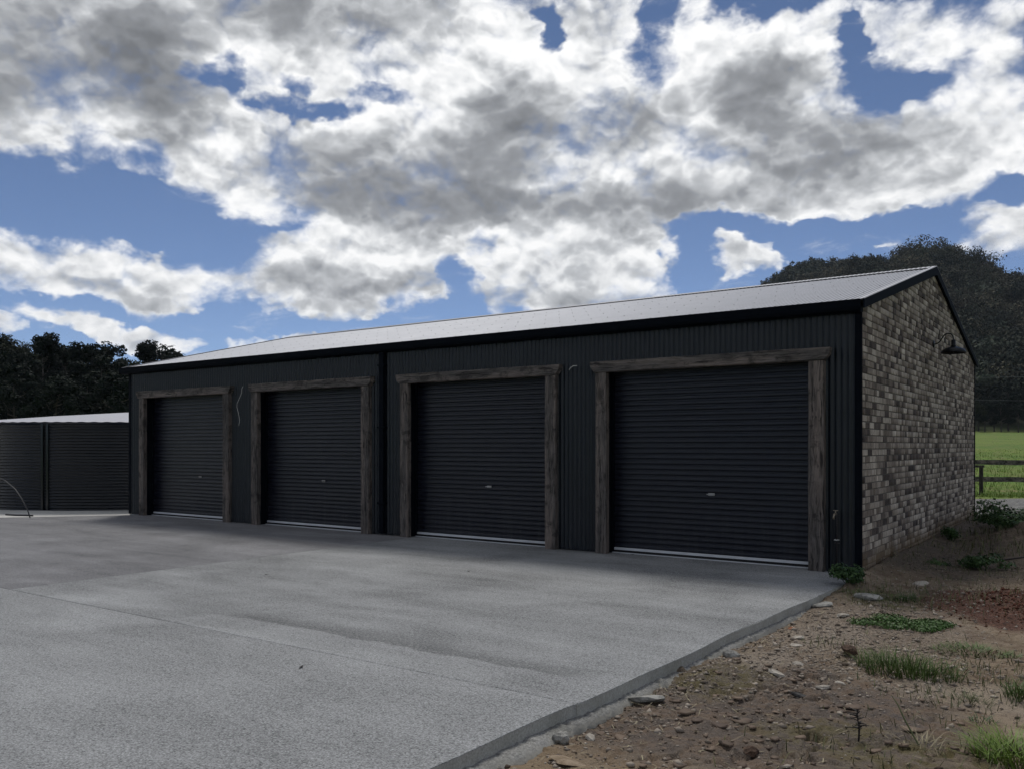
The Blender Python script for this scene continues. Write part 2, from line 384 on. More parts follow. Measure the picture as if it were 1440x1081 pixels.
def wood(name, axis, tone=(.112, .101, .094)):
    m, g, b, P, W = new_mat(name)
    oi = g.n('ShaderNodeObjectInfo'); off = g.comb(g.m('MULTIPLY', oi.outputs['Random'], 91.), g.m('MULTIPLY', oi.outputs['Random'], 47.), g.m('MULTIPLY', oi.outputs['Random'], 63.))
    Wo = g.v('ADD', W, off)
    wob = g.v('MULTIPLY', g.v('SUBTRACT', g.noise(Wo, 2.0, 3, .5, out=1), (.5,.5,.5)), (.10,.10,.10))
    Wd = g.v('ADD', Wo, wob)
    sc = (.06, 1, 1) if axis == 'x' else (1, 1, .06)
    sl = (.03, 1, 1) if axis == 'x' else (1, 1, .03)
    kn = g.vor(g.mapping(Wo, scale=(.45, 1, 1) if axis == 'x' else (1, 1, .45)), 3.1)
    knot = g.ss(kn, .26, .06)
    Wk = g.v('ADD', g.mapping(Wd, scale=sc), g.comb(g.m('MULTIPLY', knot, .05), 0, g.m('MULTIPLY', knot, .05)))
    grain = g.noise(Wk, 55, 4, .6, .5); broad = g.noise(g.mapping(Wd, scale=sc), 9, 4, .6); fineg = g.noise(g.mapping(Wo, scale=sl), 160, 2, .6)
    crack = g.m('MULTIPLY', g.ss(g.noise(g.mapping(Wd, scale=sl), 30, 3, .55), .55, .62), g.ss(g.noise(Wo, 3, 2), .40, .56))
    blot = g.ss(g.noise(Wo, 4.5, 4, .65), .53, .66)
    k = g.m('MULTIPLY_ADD', g.m('SUBTRACT', grain, .5), 2.6, .95); k = g.m('MULTIPLY_ADD', g.m('SUBTRACT', broad, .5), 2.8, k)
    k = g.m('MULTIPLY_ADD', g.m('SUBTRACT', fineg, .5), 1.6, k); k = g.m('MINIMUM', g.m('MAXIMUM', k, .14), 1.9)
    c = g.mix(1.0, g.mix(g.ss(broad, .35, .65), tone, (tone[0]*1.05, tone[1]*.96, tone[2]*.90)), g.comb(k, k, k), 'MULTIPLY')
    c = g.mix(g.m('MULTIPLY', g.m('MAXIMUM', crack, g.m('MULTIPLY', g.m('MAXIMUM', blot, knot), .75)), .9), c, (.018, .016, .015))
    h = g.m('SUBTRACT', g.m('ADD', grain, g.m('MULTIPLY', fineg, .4)), g.m('ADD', g.m('MULTIPLY', crack, 1.2), g.m('MULTIPLY', knot, .5)))
    setp(g, b, col=c, rough=.85, spec=.2, normal=g.bump(h, .4, .006)); return m
M['wood_x'] = wood('timber_beam', 'x'); M['wood_z'] = wood('timber_post', 'z')
M['rail'] = wood('fence_rail', 'x', (.13, .12, .11)); M['post'] = wood('fence_post', 'z', (.06, .055, .05))

def dirt_mat():
    m, g, b, P, W = new_mat('dirt')
    s = g.sep(W); x, y = s[0], s[1]
    W2 = g.comb(x, y, 0)
    n1 = g.noise(W2, 1.1, 5, .6, .4); n2 = g.noise(W2, 6, 5, .65); n3 = g.noise(W2, 38, 4, .7); n4 = g.noise(W2, 150, 2, .7)
    tan = g.mix(g.ss(n1, .35, .65), (.165, .122, .080), (.255, .198, .136))
    c = g.mix(g.ss(n2, .42, .70), tan, (.110, .070, .042))
    def blob(cx, cy, rx, ry, warp=.5, lo=1.25, hi=.55):
        q = g.v('MULTIPLY', g.v('SUBTRACT', W2, (cx, cy, 0)), (1/rx, 1/ry, 0))
        return g.ss(g.m('MULTIPLY_ADD', g.m('SUBTRACT', n1, .5), warp*2, g.m('MULTIPLY_ADD', g.m('SUBTRACT', n2, .5), warp, g.v('LENGTH', q))), lo, hi)
    mud = blob(.8, -5.9, 1.2, 1.55); c = g.mix(g.m('MULTIPLY', mud, .85), c, g.mix(g.ss(n2, .4, .6), (.050, .034, .025), (.135, .097, .070)))
    pale = g.m('MAXIMUM', blob(2.0, -4.75, .75, .38, .6), g.m('MAXIMUM', blob(.45, -3.4, .35, .7, .6), blob(.35, -4.6, .3, .3, .6))); c = g.mix(g.m('MULTIPLY', pale, .6), c, (.31, .255, .195))
    ochre = blob(.35, -7.6, 1.2, .55); c = g.mix(g.m('MULTIPLY', ochre, .6), c, (.24, .175, .105))
    grav = blob(.75, -2.9, .95, 1.6); c = g.mix(g.m('MULTIPLY', grav, .5), c, g.mix(g.ss(n3, .4, .6), (.12, .095, .075), (.26, .22, .18)))
    moss = g.m('MULTIPLY', g.m('MAXIMUM', blob(.30, -5.35, .35, .55), g.m('MAXIMUM', blob(1.6, -6.2, .8, .4), blob(.7, -1.5, .6, .45))), g.ss(n2, .38, .6)); c = g.mix(g.m('MULTIPLY', moss, .65), c, (.085, .078, .025))
    red = blob(1.95, -1.1, 1.1, 1.35, .3, 1.05, .8); c = g.mix(g.m('MULTIPLY', red, .92), c, g.mix(g.ss(n3, .35, .65), (.045, .020, .013), (.125, .055, .036)))
    soil = g.m('MAXIMUM', g.ss(g.m('MULTIPLY_ADD', g.m('SUBTRACT', n1, .5), 2.2, y), .2, 1.0), 0.0)
    c = g.mix(g.m('MULTIPLY', soil, .8), c, g.mix(g.ss(n2, .4, .62), (.050, .040, .030), (.115, .09, .068)))
    far = g.ss(g.m('MULTIPLY_ADD', g.m('SUBTRACT', n1, .5), 1.0, y), 9.0, 9.9); c = g.mix(far, c, g.mix(n3, (.17, .165, .155), (.33, .32, .305)))
    k = g.m('MULTIPLY_ADD', g.m('SUBTRACT', n3, .5), .9, 1.0); k = g.m('MULTIPLY_ADD', g.m('SUBTRACT', n4, .5), .9, k)
    c = g.mix(1.0, c, g.comb(k, k, k), 'MULTIPLY')
    wet = g.m('MULTIPLY', mud, g.ss(n2, .60, .45))
    setp(g, b, col=c, rough=g.m('MULTIPLY_ADD', wet, -.42, .92), spec=.3, normal=g.bump(g.m('ADD', n3, g.m('MULTIPLY', n4, .5)), .8, .02)); return m
M['dirt'] = dirt_mat()
def grass_ground():
    m, g, b, P, W = new_mat('paddock_grass')
    n1 = g.noise(W, .12, 5, .6); n2 = g.noise(W, 1.6, 5, .7); n3 = g.noise(g.mapping(W, scale=(1, 1, .3)), 14, 3, .7)
    c = g.mix(g.ss(n1, .38, .62), (.095, .185, .022), (.150, .230, .030)); c = g.mix(g.ss(n2, .42, .70), c, (.22, .20, .075)); c = g.mix(g.ss(n3, .35, .65), g.mix(1.0, c, (.62, .62, .62), 'MULTIPLY'), c)
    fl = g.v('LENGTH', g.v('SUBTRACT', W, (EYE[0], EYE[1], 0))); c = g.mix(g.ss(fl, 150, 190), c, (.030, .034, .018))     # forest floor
    setp(g, b, col=c, rough=.9, spec=.2, normal=g.bump(n3, .6, .05)); return m
M['grass'] = grass_ground()
def leafmat(name, c0, c1, attr='tone', rough=.6, spec=.3):
    m, g, b, P, W = new_mat(name)
    at = g.n('ShaderNodeAttribute'); at.attribute_name = attr; oi = g.n('ShaderNodeObjectInfo')
    f = g.m('MULTIPLY_ADD', oi.outputs['Random'], .25, g.m('MULTIPLY', at.outputs['Fac'], .75))
    setp(g, b, col=g.mix(f, c0, c1), rough=rough, spec=spec); return m
M['leaf_dark'] = leafmat('leaf_dark', (.004, .008, .006), (.013, .021, .013), spec=.08, rough=.75)
M['leaf_mid'] = leafmat('leaf_mid', (.010, .015, .009), (.036, .042, .022), spec=.08, rough=.75)
def hill_leaf():
    m, g, b, P, W = new_mat('leaf_hill'); at = g.n('ShaderNodeAttribute'); at.attribute_name = 'tone'; n = g.noise(W, .016, 5, .6); n2 = g.noise(W, .07, 3, .6)
    lo = g.mix(g.ss(n, .38, .62), (.013, .023, .019), (.026, .026, .020)); hi = g.mix(g.ss(n2, .38, .62), (.066, .084, .058), (.118, .102, .068))
    setp(g, b, col=g.mix(at.outputs['Fac'], lo, hi), rough=.85, spec=.08); return m
M['leaf_hill'] = hill_leaf()
M['blade'] = leafmat('blade', (.045, .080, .018), (.135, .185, .045))
M['blade_bright'] = leafmat('blade_bright', (.08, .135, .018), (.20, .28, .05))
M['blade_dull'] = leafmat('blade_dull', (.050, .065, .025), (.15, .15, .06))
M['straw'] = leafmat('straw', (.16, .13, .07), (.34, .29, .17))
M['dead'] = leafmat('dead', (.014, .011, .010), (.035, .028, .024))
M['weed'] = leafmat('weed', (.020, .050, .014), (.060, .110, .028))
M['mossy'] = leafmat('mossy', (.028, .072, .010), (.065, .130, .020))
M['pebble'] = leafmat('pebble', (.10, .075, .055), (.46, .40, .33), rough=.9, spec=.2)
M['clod'] = leafmat('clod', (.035, .015, .010), (.13, .055, .036), rough=.95, spec=.1)
M['mudflake'] = leafmat('mudflake', (.055, .036, .026), (.165, .118, .082), rough=.75, spec=.3)
M['soilclod'] = leafmat('soilclod', (.030, .023, .018), (.12, .09, .066), rough=.95, spec=.1)
def simple_noise(name, c0, c1, scale=8, rough=.9, bs=.6, bd=.02):
    m, g, b, P, W = new_mat(name); n = g.noise(P, scale, 5, .65); n2 = g.noise(P, scale*6, 3, .7)
    setp(g, b, col=g.mix(g.ss(g.m('MULTIPLY_ADD', g.m('SUBTRACT', n2, .5), .5, n), .35, .65), c0, c1), rough=rough, spec=.2, normal=g.bump(g.m('ADD', n, n2), bs, bd)); return m
M['bark'] = simple_noise('bark', (.03, .026, .022), (.10, .09, .078), 6)
M['bark_pale'] = simple_noise('bark_pale', (.10, .095, .085), (.20, .19, .17), 3)
M['stone_pale'] = simple_noise('stone_pale', (.27, .24, .20), (.46, .42, .36), 14, bd=.006)
M['stone_brown'] = simple_noise('stone_brown', (.055, .036, .025), (.13, .085, .06), 14, bd=.01)
M['stone_dark'] = simple_noise('stone_dark', (.03, .028, .027), (.09, .085, .08), 14, bd=.006)
M['stone_red'] = simple_noise('stone_red', (.20, .09, .05), (.34, .16, .09), 14, bd=.006)
M['stone_tan'] = simple_noise('stone_tan', (.19, .14, .09), (.30, .235, .165), 14, bd=.008)
M['stone_grey'] = simple_noise('stone_grey', (.17, .165, .15), (.34, .33, .30), 16, bd=.008)
M['cliff'] = simple_noise('cliff', (.06, .055, .05), (.17, .155, .14), .12, bd=.8)
M['gravel_road'] = simple_noise('gravel_road', (.10, .097, .09), (.23, .225, .21), 9)

# ------------------------------------------------------------------ ground sheet, hills
def hill_top(px):      # ridge height seen against the sky, as a function of bearing column
    xs = [-900, -500, -250, 0, 60, 150, 260, 420, 700, 900, 1040, 1090, 1130, 1200, 1250, 1300, 1335, 1370, 1410, 1440, 1520, 1700, 2100, 2800]
    ys = [480, 500, 515, 548, 572, 592, 602, 608, 610, 600, 480, 446, 427, 417, 412, 400, 403, 416, 438, 443, 428, 440, 470, 490]
    return np.interp(px, xs, ys)
def ground_h(x, y):
    dx = x - EYE[0]; dy = y - EYE[1]; s = dx*FW[0] + dy*FW[1]; c = dx*RT[0] + dy*RT[1]
    r = np.hypot(s, c); phi = np.arctan2(c, s)
    h = np.full_like(x, -.13)
    right = sstep(c, 4.0, 8.0)
    rise = .13 + .17*sstep(s, 17.5, 22) + np.clip(s - 26, 0, 130)*.0315
    h = h + right*np.where(s > 0, rise*sstep(s, 12, 19), 0)
    left = sstep(-c, 2, 12); h = h + left*np.clip(r - 45, 0, 400)*.02*(s > 0)
    # hills ahead
    pc = np.clip(phi, -1.35, 1.35); px = 720 + 1214*np.tan(pc)
    fade = sstep(1.35 - np.abs(phi), 0.0, .35)
    R0 = np.where(pc < .02, 170, 175); R1 = np.where(pc < .02, 420, 760)
    sl = R1*np.maximum(np.cos(pc), .35)
    top = EYE_Z + (626 - hill_top(px))/1214*sl
    t = np.clip((r - R0)/(R1 - R0), 0, 1.6)
    prof = np.where(t < 1, np.sin(np.clip(t, 0, 1)*math.pi/2)**1.15, 1 - .25*(t-1))
    h = h + np.maximum(top - 4.6, 0)*prof*fade*(r > R0)
    return h
def build_ground():
    rad = np.concatenate([np.linspace(.3, 14, 60), np.geomspace(14.3, 60, 70), np.geomspace(61.5, 3600, 110)])
    ang = np.concatenate([np.linspace(-48, 48, 240), np.linspace(50, 310, 90)]) * math.pi/180
    A, Rr = np.meshgrid(ang, rad); s = Rr*np.cos(A); c = Rr*np.sin(A)
    X = EYE[0] + s*FW[0] + c*RT[0]; Y = EYE[1] + s*FW[1] + c*RT[1]; Z = ground_h(X, Y)
    Z += np.where(Rr > 24, fbm(X, Y, .35, 3)*.10, 0) + np.where(Rr > 180, fbm(X, Y, .014, 4)*np.clip((Rr-180)*.06, 0, 17), 0)
    inpatch = (X > -1.2) & (X < 7.6) & (Y > -13) & (Y < 12.2); Z -= np.where(inpatch, .30, 0)
    nr, na = X.shape; V = np.stack([X, Y, Z], -1).reshape(-1, 3); i = np.arange(nr-1)[:, None]; j = np.arange(na)[None]
    j2 = (j+1) % na; F = np.stack([i*na+j, (i+1)*na+j, (i+1)*na+j2, i*na+j2], -1).reshape(-1, 4)
    F = F[:, ::-1]
    o = obj('ground', fast_mesh('ground', V, F, M['grass'], True)); tag(o, kind='structure')
build_ground()

def dirt_h(X, Y):
    """relief of the bare yard beside the slab"""
    base = -.105 + .075*sstep(Y, -3.2, -.6)*sstep(1.4 - X, 0, 1.3) + .04*sstep(Y, -3, 0) + .02*sstep(Y, 2, 9) + .03*sstep(X, .4, 3)
    s = (X-EYE[0])*FW[0] + (Y-EYE[1])*FW[1]; base = base + .17*sstep(s, 17.8, 22)
    z = base + fbm(X, Y, .9, 3)*.045 + fbm(X, Y, 5, 3)*.026 + fbm(X, Y, 22, 3)*.014*(.4 + sstep(fbm(X, Y, 1.3, 2), -.2, .3))
    red = np.exp(-(((X-1.95)/.85)**2 + ((Y+1.1)/1.05)**2)**1.5); z = z + red*(.09 + fbm(X, Y, 9, 3)*.06)
    heap = np.exp(-(((X-1.55)/.75)**2 + ((Y-5.3)/1.1)**2)); z = z + heap*(.34 + fbm(X, Y, 3, 3)*.22)
    heap2 = np.exp(-(((X-2.6)/.9)**2 + ((Y-3.2)/.9)**2)); z = z + heap2*(.20 + fbm(X, Y, 3, 3)*.16)
    z = z - .02*np.exp(-((X+.02)/.12)**2)*(Y < -1.5)
    z = z + .07*np.exp(-((X-.02)/.25)**2)*sstep(Y, -1.4, -.4)*sstep(12 - Y, 0, 3)
    return np.where((X < .05) & (Y > -2.6), np.minimum(z, -.03), z)
_cp = np.stack([rng.uniform(-.4, 3.0, 420), rng.uniform(-8.6, -4.3, 420)], -1); _ct = rng.normal(0, 1, (420, 3))
def mud_plates(X, Y):
    m = ((X > -.3) & (X < 2.9) & (Y > -8.5) & (Y < -4.4)); idx = np.nonzero(m.ravel())[0]
    out = np.zeros(X.size); px = X.ravel()[idx] + fbm(X.ravel()[idx], Y.ravel()[idx], 6, 3)*.10; py = Y.ravel()[idx] + fbm(Y.ravel()[idx], X.ravel()[idx], 6, 3)*.10
    for a in range(0, len(idx), 8000):
        d = np.hypot((px[a:a+8000, None]-_cp[None, :, 0])*.85, py[a:a+8000, None]-_cp[None, :, 1]); o = np.argsort(d, 1)[:, :2]
        r = np.arange(len(o)); d1 = d[r, o[:, 0]]; d2 = d[r, o[:, 1]]; e = d2 - d1; k = o[:, 0]
        tilt = (px[a:a+8000]-_cp[k, 0])*_ct[k, 0]*.10 + (py[a:a+8000]-_cp[k, 1])*_ct[k, 1]*.10 + _ct[k, 2]*.005
        out[idx[a:a+8000]] = tilt*1.0 - .020*(1 - sstep(e, .0, .018))
    out = out.reshape(X.shape)
    w = np.exp(-(((X-.8)/1.2)**2 + ((Y+6.2)/1.6)**2)**2)
    return out*np.clip(w*1.1, 0, 1)*sstep(fbm(X, Y, 1.6, 3), -.40, .0)
def build_dirt():
    xs = np.concatenate([np.arange(-.42, 2.4, .0125), np.arange(2.41, 3.2, .03), np.geomspace(3.22, 8.2, 45)]); ys = np.concatenate([np.arange(-10.5, -8.0, .1), np.arange(-8.0, -4.2, .0125), np.arange(-4.18, -1.5, .022), np.arange(-1.48, 5, .05), np.arange(5.05, 12.8, .1)])
    X, Y = np.meshgrid(xs, ys); Z = dirt_h(X, Y) + mud_plates(X, Y)
    e = np.minimum(sstep(X, 8.2, 7.4), sstep(Y, 12.8, 11.9)); Z = Z*e + (ground_h(X, Y) - .02)*(1-e)
    Z = np.where((X < -.05) & (Y > -.3), np.minimum(Z, -.05), Z)
    ny, nx = X.shape; V = np.stack([X, Y, Z], -1).reshape(-1, 3); i = np.arange(ny-1)[:, None]; j = np.arange(nx-1)[None]
    F = np.stack([i*nx+j, i*nx+j+1, (i+1)*nx+j+1, (i+1)*nx+j], -1).reshape(-1, 4)
    o = obj('bare_dirt_yard', fast_mesh('bare_dirt_yard', V, F, M['dirt'], True)); tag(o, kind='structure')
build_dirt()
def gz(x, y): return float(dirt_h(np.array([[x]], float), np.array([[y]], float))[0, 0])

def build_road():          # gravel track behind the shed
    n = 60; V = []; F = []
    for i in range(n+1):
        c = 6 + 34*i/n
        for k in range(9):
            s = 19.0 + 3.6*k/8 + .25*math.sin(c*.8 + k)*(k in (0, 8)) + (c-10)*.03
            p = EYE + s*FW + c*RT; z = float(ground_h(np.array([p[0]]), np.array([p[1]]))[0]) + .035 + .03*math.sin(k/8*math.pi)
            V.append((p[0], p[1], z))
    for i in range(n):
        for k in range(8): F.append((i*9+k, i*9+9+k, i*9+10+k, i*9+k+1))
    o = obj('gravel_road', mesh('gravel_road', V, F, M['gravel_road'], True)); tag(o, kind='structure')
build_road()

# ------------------------------------------------------------------ concrete driveway
drive = empty('driveway'); tag(drive, kind='structure')
def slab_panel(poly, m, jag=(), thick=.30):
    """polygon slab, its exposed sides get the formwork face; jag: indices of edges with a worn arris"""
    pts = []; ex = []
    for i, p in enumerate(poly):
        q = poly[(i+1) % len(poly)]; pts.append(Vector((*p, 0))); ex.append(i in jag)
        if i in jag:
            L = math.dist(p, q); n = int(L/.045)
            for k in range(1, n):
                t = k/n; nx, ny = (q[1]-p[1])/L, -(q[0]-p[0])/L
                j = random.gauss(0, .0004) + .014*math.sin(t*L*1.7) + .008*math.sin(t*L*4.1+1)
                pts.append(Vector((p[0]+(q[0]-p[0])*t + nx*j, p[1]+(q[1]-p[1])*t + ny*j, 0))); ex.append(True)
    c = sum(pts, Vector())/len(pts); n = len(pts); V = []
    for ins, z in ((.012, 0.0), (.003, -.004), (0, -.013), (0, -thick)):
        for p, e in zip(pts, ex):
            d = (c-p).normalized(); V.append(p + d*ins*(1.2 if e else .35) + Vector((0, 0, z)))
    F = [tuple(range(n))] + [(a*n+(i+1) % n, a*n+i, (a+1)*n+i, (a+1)*n+(i+1) % n) for a in range(3) for i in range(n)]
    if sum((pts[i].x*pts[(i+1) % n].y - pts[(i+1) % n].x*pts[i].y) for i in range(n)) < 0: F = [f[::-1] for f in F]
    me = mesh('slab_panel', V, F, m); me.materials.append(M['slab_edge'])
    for p in me.polygons[1+n:]: p.material_index = 1; p.use_smooth = True
    return obj('slab_panel', me, drive)
slab_panel([(-7.404, -6.694), (-.095, -6.694), (.0, -1.9), (.03, -.62), (-.10, -.012), (-7.404, -.012)], M['slab_mid'], jag=(1, 2))
slab_panel([(-21.5, -6.694), (-7.408, -6.694), (-7.408, -.012), (-15.80, -.012), (-17.65, -2.25)], M['slab_old'])
slab_panel([(-27, -14), (-.24, -14), (-.095, -6.701), (-21.5, -6.701)], M['slab_near'], jag=(1,))
mb = MB().prism([(-30, -14), (-27, -14), (-21.52, -6.7), (-17.68, -2.25), (-15.86, -.1), (-16.3, .1), (-16.6, 12), (-30, 12)], 'z', -.25, -.03)
pad = mb.build('tank_pad', M['pad']); tag(pad, kind='structure')
def spill():               # lip of spilt concrete along the foot of the slab edge
    V = []; F = []; ys = np.arange(-10, -1.0, .03)
    for k, y in enumerate(ys):
        xe = np.interp(y, [-14, -6.7, -1.9, -.62], [-.24, -.095, 0, .03]); w = .045 + .05*abs(float(fbm(np.array([y]), np.array([1.]), 1.1, 3)[0]))*2 + random.uniform(0, .012)
        w *= float(np.interp(y, [-8.5, -6.3, -5.2, -3.5, -1], [.9, 1.7, .9, .8, .9])); zt = -.075 + random.uniform(-.008, .006)
        g0 = gz(xe + w + .02, y) - .03
        for (a, z) in ((-.02, zt), (w*.5, zt - .008 + random.uniform(-.006, .006)), (w*.9, zt - .022), (w + .015, min(g0, zt - .03))): V.append((xe + a, y, z))
    for k in range(len(ys)-1):
        for a in range(3): F.append((k*4+a, k*4+a+1, k*4+5+a, k*4+4+a))
    o = obj('concrete_spill', mesh('concrete_spill', V, F, M['spill'], True), drive)
spill()

# ------------------------------------------------------------------ shed
L_, D_ = 16.3, 9.72
EAVE_Y, EAVE_Z, RIDGE_Y, RIDGE_Z = -.125, 3.375, 4.86, 4.60
SLOPE = math.atan2(RIDGE_Z - EAVE_Z, RIDGE_Y - EAVE_Y); SLEN = math.hypot(RIDGE_Z - EAVE_Z, RIDGE_Y - EAVE_Y)
def roof_z(y): return EAVE_Z + (y if y < RIDGE_Y else 2*RIDGE_Y - y)*0 + ((y - EAVE_Y) if y <= RIDGE_Y else (2*RIDGE_Y - EAVE_Y - y))*math.tan(SLOPE)
shed = empty('shed', (0, 0, 0)); tag(shed, 'long dark metal garage with four roller doors, grey roof and brick end wall', 'shed')
PITCH = .076
def clad(x0, x1, z0, z1, y=0.0, parent=None, name='cladding', n=10):
    step = PITCH/n; k0 = math.ceil(x0/step + 1e-6); k1 = math.floor(x1/step - 1e-6); xs = [x0] + [k*step for k in range(k0, k1+1)] + [x1]
    V = []; F = []
    for x in xs:
        yy = y - .0105*math.cos(2*math.pi*x/PITCH) - .0085
        V += [(x, yy, z0), (x, yy, z1)]
    for i in range(len(xs)-1): F.append((2*i, 2*i+2, 2*i+3, 2*i+1))
    return obj(name, mesh(name, V, F, M['cladding'], True), parent)
fw = empty('front_wall', (0,0,0), shed)
DOORS = [(-15.82, -12.38), (-11.80, -8.35), (-7.75, -4.37), (-3.83, -.36)]
edges = [-L_ + .05] + [v for a, b in DOORS for v in (a + .17, b - .17)] + [-.05]
for i in range(0, len(edges), 2): clad(edges[i], edges[i+1], .012, 3.33, parent=fw)
for a, b in DOORS: clad(a + .17, b - .17, 2.72, 3.33, parent=fw)
# other walls, floor
mb = MB().box(-L_, -L_ + .06, .02, D_, 0, 3.30); mb.add([(-L_, .02, 3.30), (-L_, D_, 3.30), (-L_, RIDGE_Y, RIDGE_Z-.06)], [(0, 2, 1)])
mb.build('end_wall', M['cladding'], shed); MB().box(-L_ + .07, -.13, D_ - .06, D_, 0, 3.30).build('rear_wall', M['cladding'], shed)
MB().box(-L_ + .02, -.02, -.008, D_ - .01, -.25, -.004).build('floor', M['slab_mid'], shed)
# corner flashings
MB().box(-.085, -.004, -.026, .012, .005, 3.30, .003).build('corner_flashing', M['trim'], shed)
MB().box(-L_ - .004, -L_ + .095, -.026, .03, .005, 3.30, .003).build('corner_flashing', M['trim'], shed)
MB().box(-.03, .012, D_ - .012, D_ + .055, .10, 3.32, .003).build('corner_flashing', M['trim'], shed)
# timber door frames and roller doors
def beam(kind, x0, x1, y0, y1, z0, z1, m, parent, cut=0.0, cutz=0.0):
    """sawn timber: sections along its length, slightly uneven; cut chamfers the lower ends of a lintel"""
    horiz = kind == 'lintel'; n = 44; V = []; F = []; prof = 12
    lo, hi = (x0, x1) if horiz else (z0, z1); ph = random.uniform(0, 9)
    for i in range(n+1):
        t = i/n; p = lo + (hi-lo)*t
        jj = lambda s: .0014*math.sin(p*2.1*s + ph*s) + random.gauss(0, .0007)
        a0, a1 = (z0, z1) if horiz else (x0, x1)
        if horiz: a0 += jj(1); a1 += jj(1.7)
        else: a0 += jj(1); a1 += jj(1.4)
        f0 = y0 + jj(2.1); f1 = y1; bv = .010 + random.uniform(0, .006)
        ring = [(a0+bv, f0), ((a0+a1)/2, f0 + random.gauss(0, .001)), (a1-bv, f0), (a1-bv*.4, f0+bv*.35), (a1, f0+bv), (a1, (f0+f1)/2), (a1, f1), ((a0+a1)/2, f1), (a0, f1), (a0, (f0+f1)/2), (a0, f0+bv), (a0+bv*.4, f0+bv*.35)]
        for (a, y) in ring:
            if horiz:
                q = p
                if cut > 0:
                    zz = max(0, (z0 + cutz - a)/cutz)*cut
                    q = min(max(p, x0 + zz), x1 - zz)
                V.append((q, y, a))
            else: V.append((a, y, p))
    for i in range(n):
        for k in range(prof): F.append((i*prof+k, i*prof+(k+1) % prof, (i+1)*prof+(k+1) % prof, (i+1)*prof+k))
    F += [tuple(range(prof))[::-1], tuple(n*prof+k for k in range(prof))]
    if horiz: F = [f[::-1] for f in F]
    return obj(kind, mesh(kind, V, F, m), parent)
DOOR_Y = .155
def curtain_mesh(w):
    p = .0775; V = []; F = []; z = .075; prof = []
    while z < 2.72:
        prof += [(.016, z), (.006, z + .010), (.001, z + .016), (0, z + .026), (.001, z + .048), (.005, z + .054), (.016, z + .060)]; z += p
    for (d, zz) in prof: V += [(0, d, zz), (w, d, zz)]
    for i in range(len(prof)-1): F.append((2*i, 2*i+1, 2*i+3, 2*i+2))
    return mesh('roller_door', V, F, M['curtain'])
WHERE = ['farthest left', 'second from left', 'third from left', 'nearest, right']
for i, (a, b) in enumerate(DOORS):
    fr = empty('door_frame', ((a+b)/2, 0, 0), shed)
    def fix(o): o.location = (-(a+b)/2, 0, 0)
    fix(beam('lintel', a, b, -.135, -.022, 2.662, 2.825, M['wood_x'], fr, .075, .095))
    fix(beam('post', a + .08, a + .265, -.118, -.022, -.002, 2.66, M['wood_z'], fr))
    fix(beam('post', b - .275, b - .08, -.118, -.022, -.002, 2.66, M['wood_z'], fr))
    x0, x1 = a + .25, b - .26; w = x1 - x0
    rd = obj('roller_door', curtain_mesh(w), shed, (x0, DOOR_Y, 0))
    bx = lambda nm, m, *c, bev=0: MB().box(*c, bev).build(nm, m, rd)
    bx('bottom_rail', M['alu'], .01, w-.01, -.018, .02, .040, .076, bev=.004)
    bx('weather_seal', M['rubber'], .012, w-.012, -.012, .012, .010, .040)
    bx('threshold', M['alu'], .0, w, -.055, -.02, -.003, .008, bev=.002)
    bx('guide', M['trim'], -.03, .012, -.03, .03, .0, 2.72, bev=.003); bx('guide', M['trim'], w-.014, w+.03, -.03, .03, .0, 2.72, bev=.003)
    hx = [-13.83, -9.92, -5.94, -2.07][i] - x0 + .03
    hd = MB().box(hx-.045, hx+.045, -.012, .0, .893, .93, .003).build('handle', M['steel'], rd)
    MB().tube([(hx-.06, -.03, .912), (hx+.06, -.03, .912)], .007, 8).tube([(hx, -.03, .912), (hx, -.01, .912)], .009, 8).build('lock_bar', M['steel'] if i > 1 else M['copper'], rd)
    jb = MB().box(x0 - .06, x0 - .031, -.018, .3, .0, 2.72).box(x1 + .031, x1 + .06, -.018, .3, 0, 2.72).box(x0 - .06, x1 + .06, .015, .3, 2.71, 2.74)
    jb.build('reveal', M['trim'], shed)
# brick end wall -----------------------------------------------------------------
BR_L, BR_H, JN = .228, .074, .012
bw = MB()
top = [(.03, .0), (D_ - .03, .0), (D_ - .03, roof_z(D_ - .03) - .035), (RIDGE_Y, RIDGE_Z - .04), (.03, roof_z(.03) - .035)]
bw.prism(top, 'x', -.12, -.011); wall = bw.build('brick_wall', M['mortar'], shed)
MB().prism([(.03, -.30), (D_ - .02, -.30), (D_ - .02, .002), (.03, .002)], 'x', -.13, .012).build('footing', M['mortar'], shed)
def tone_pick():
    r = rng.random()
    return float(np.clip(rng.normal(.12, .06) if r < .17 else rng.normal(.38, .09) if r < .52 else rng.normal(.66, .12), 0, 1))
BR_S = (BR_L - JN)/2; brick_me = {l: mesh('brick', *(lambda b: (b.V, b.F))(MB().box(-.05, 0, 0, l, 0, BR_H, .004)), M['brick']) for l in (BR_L, BR_S)}
FV, FF, FT = [], [], []; nb = 0; row = 0; z = .004
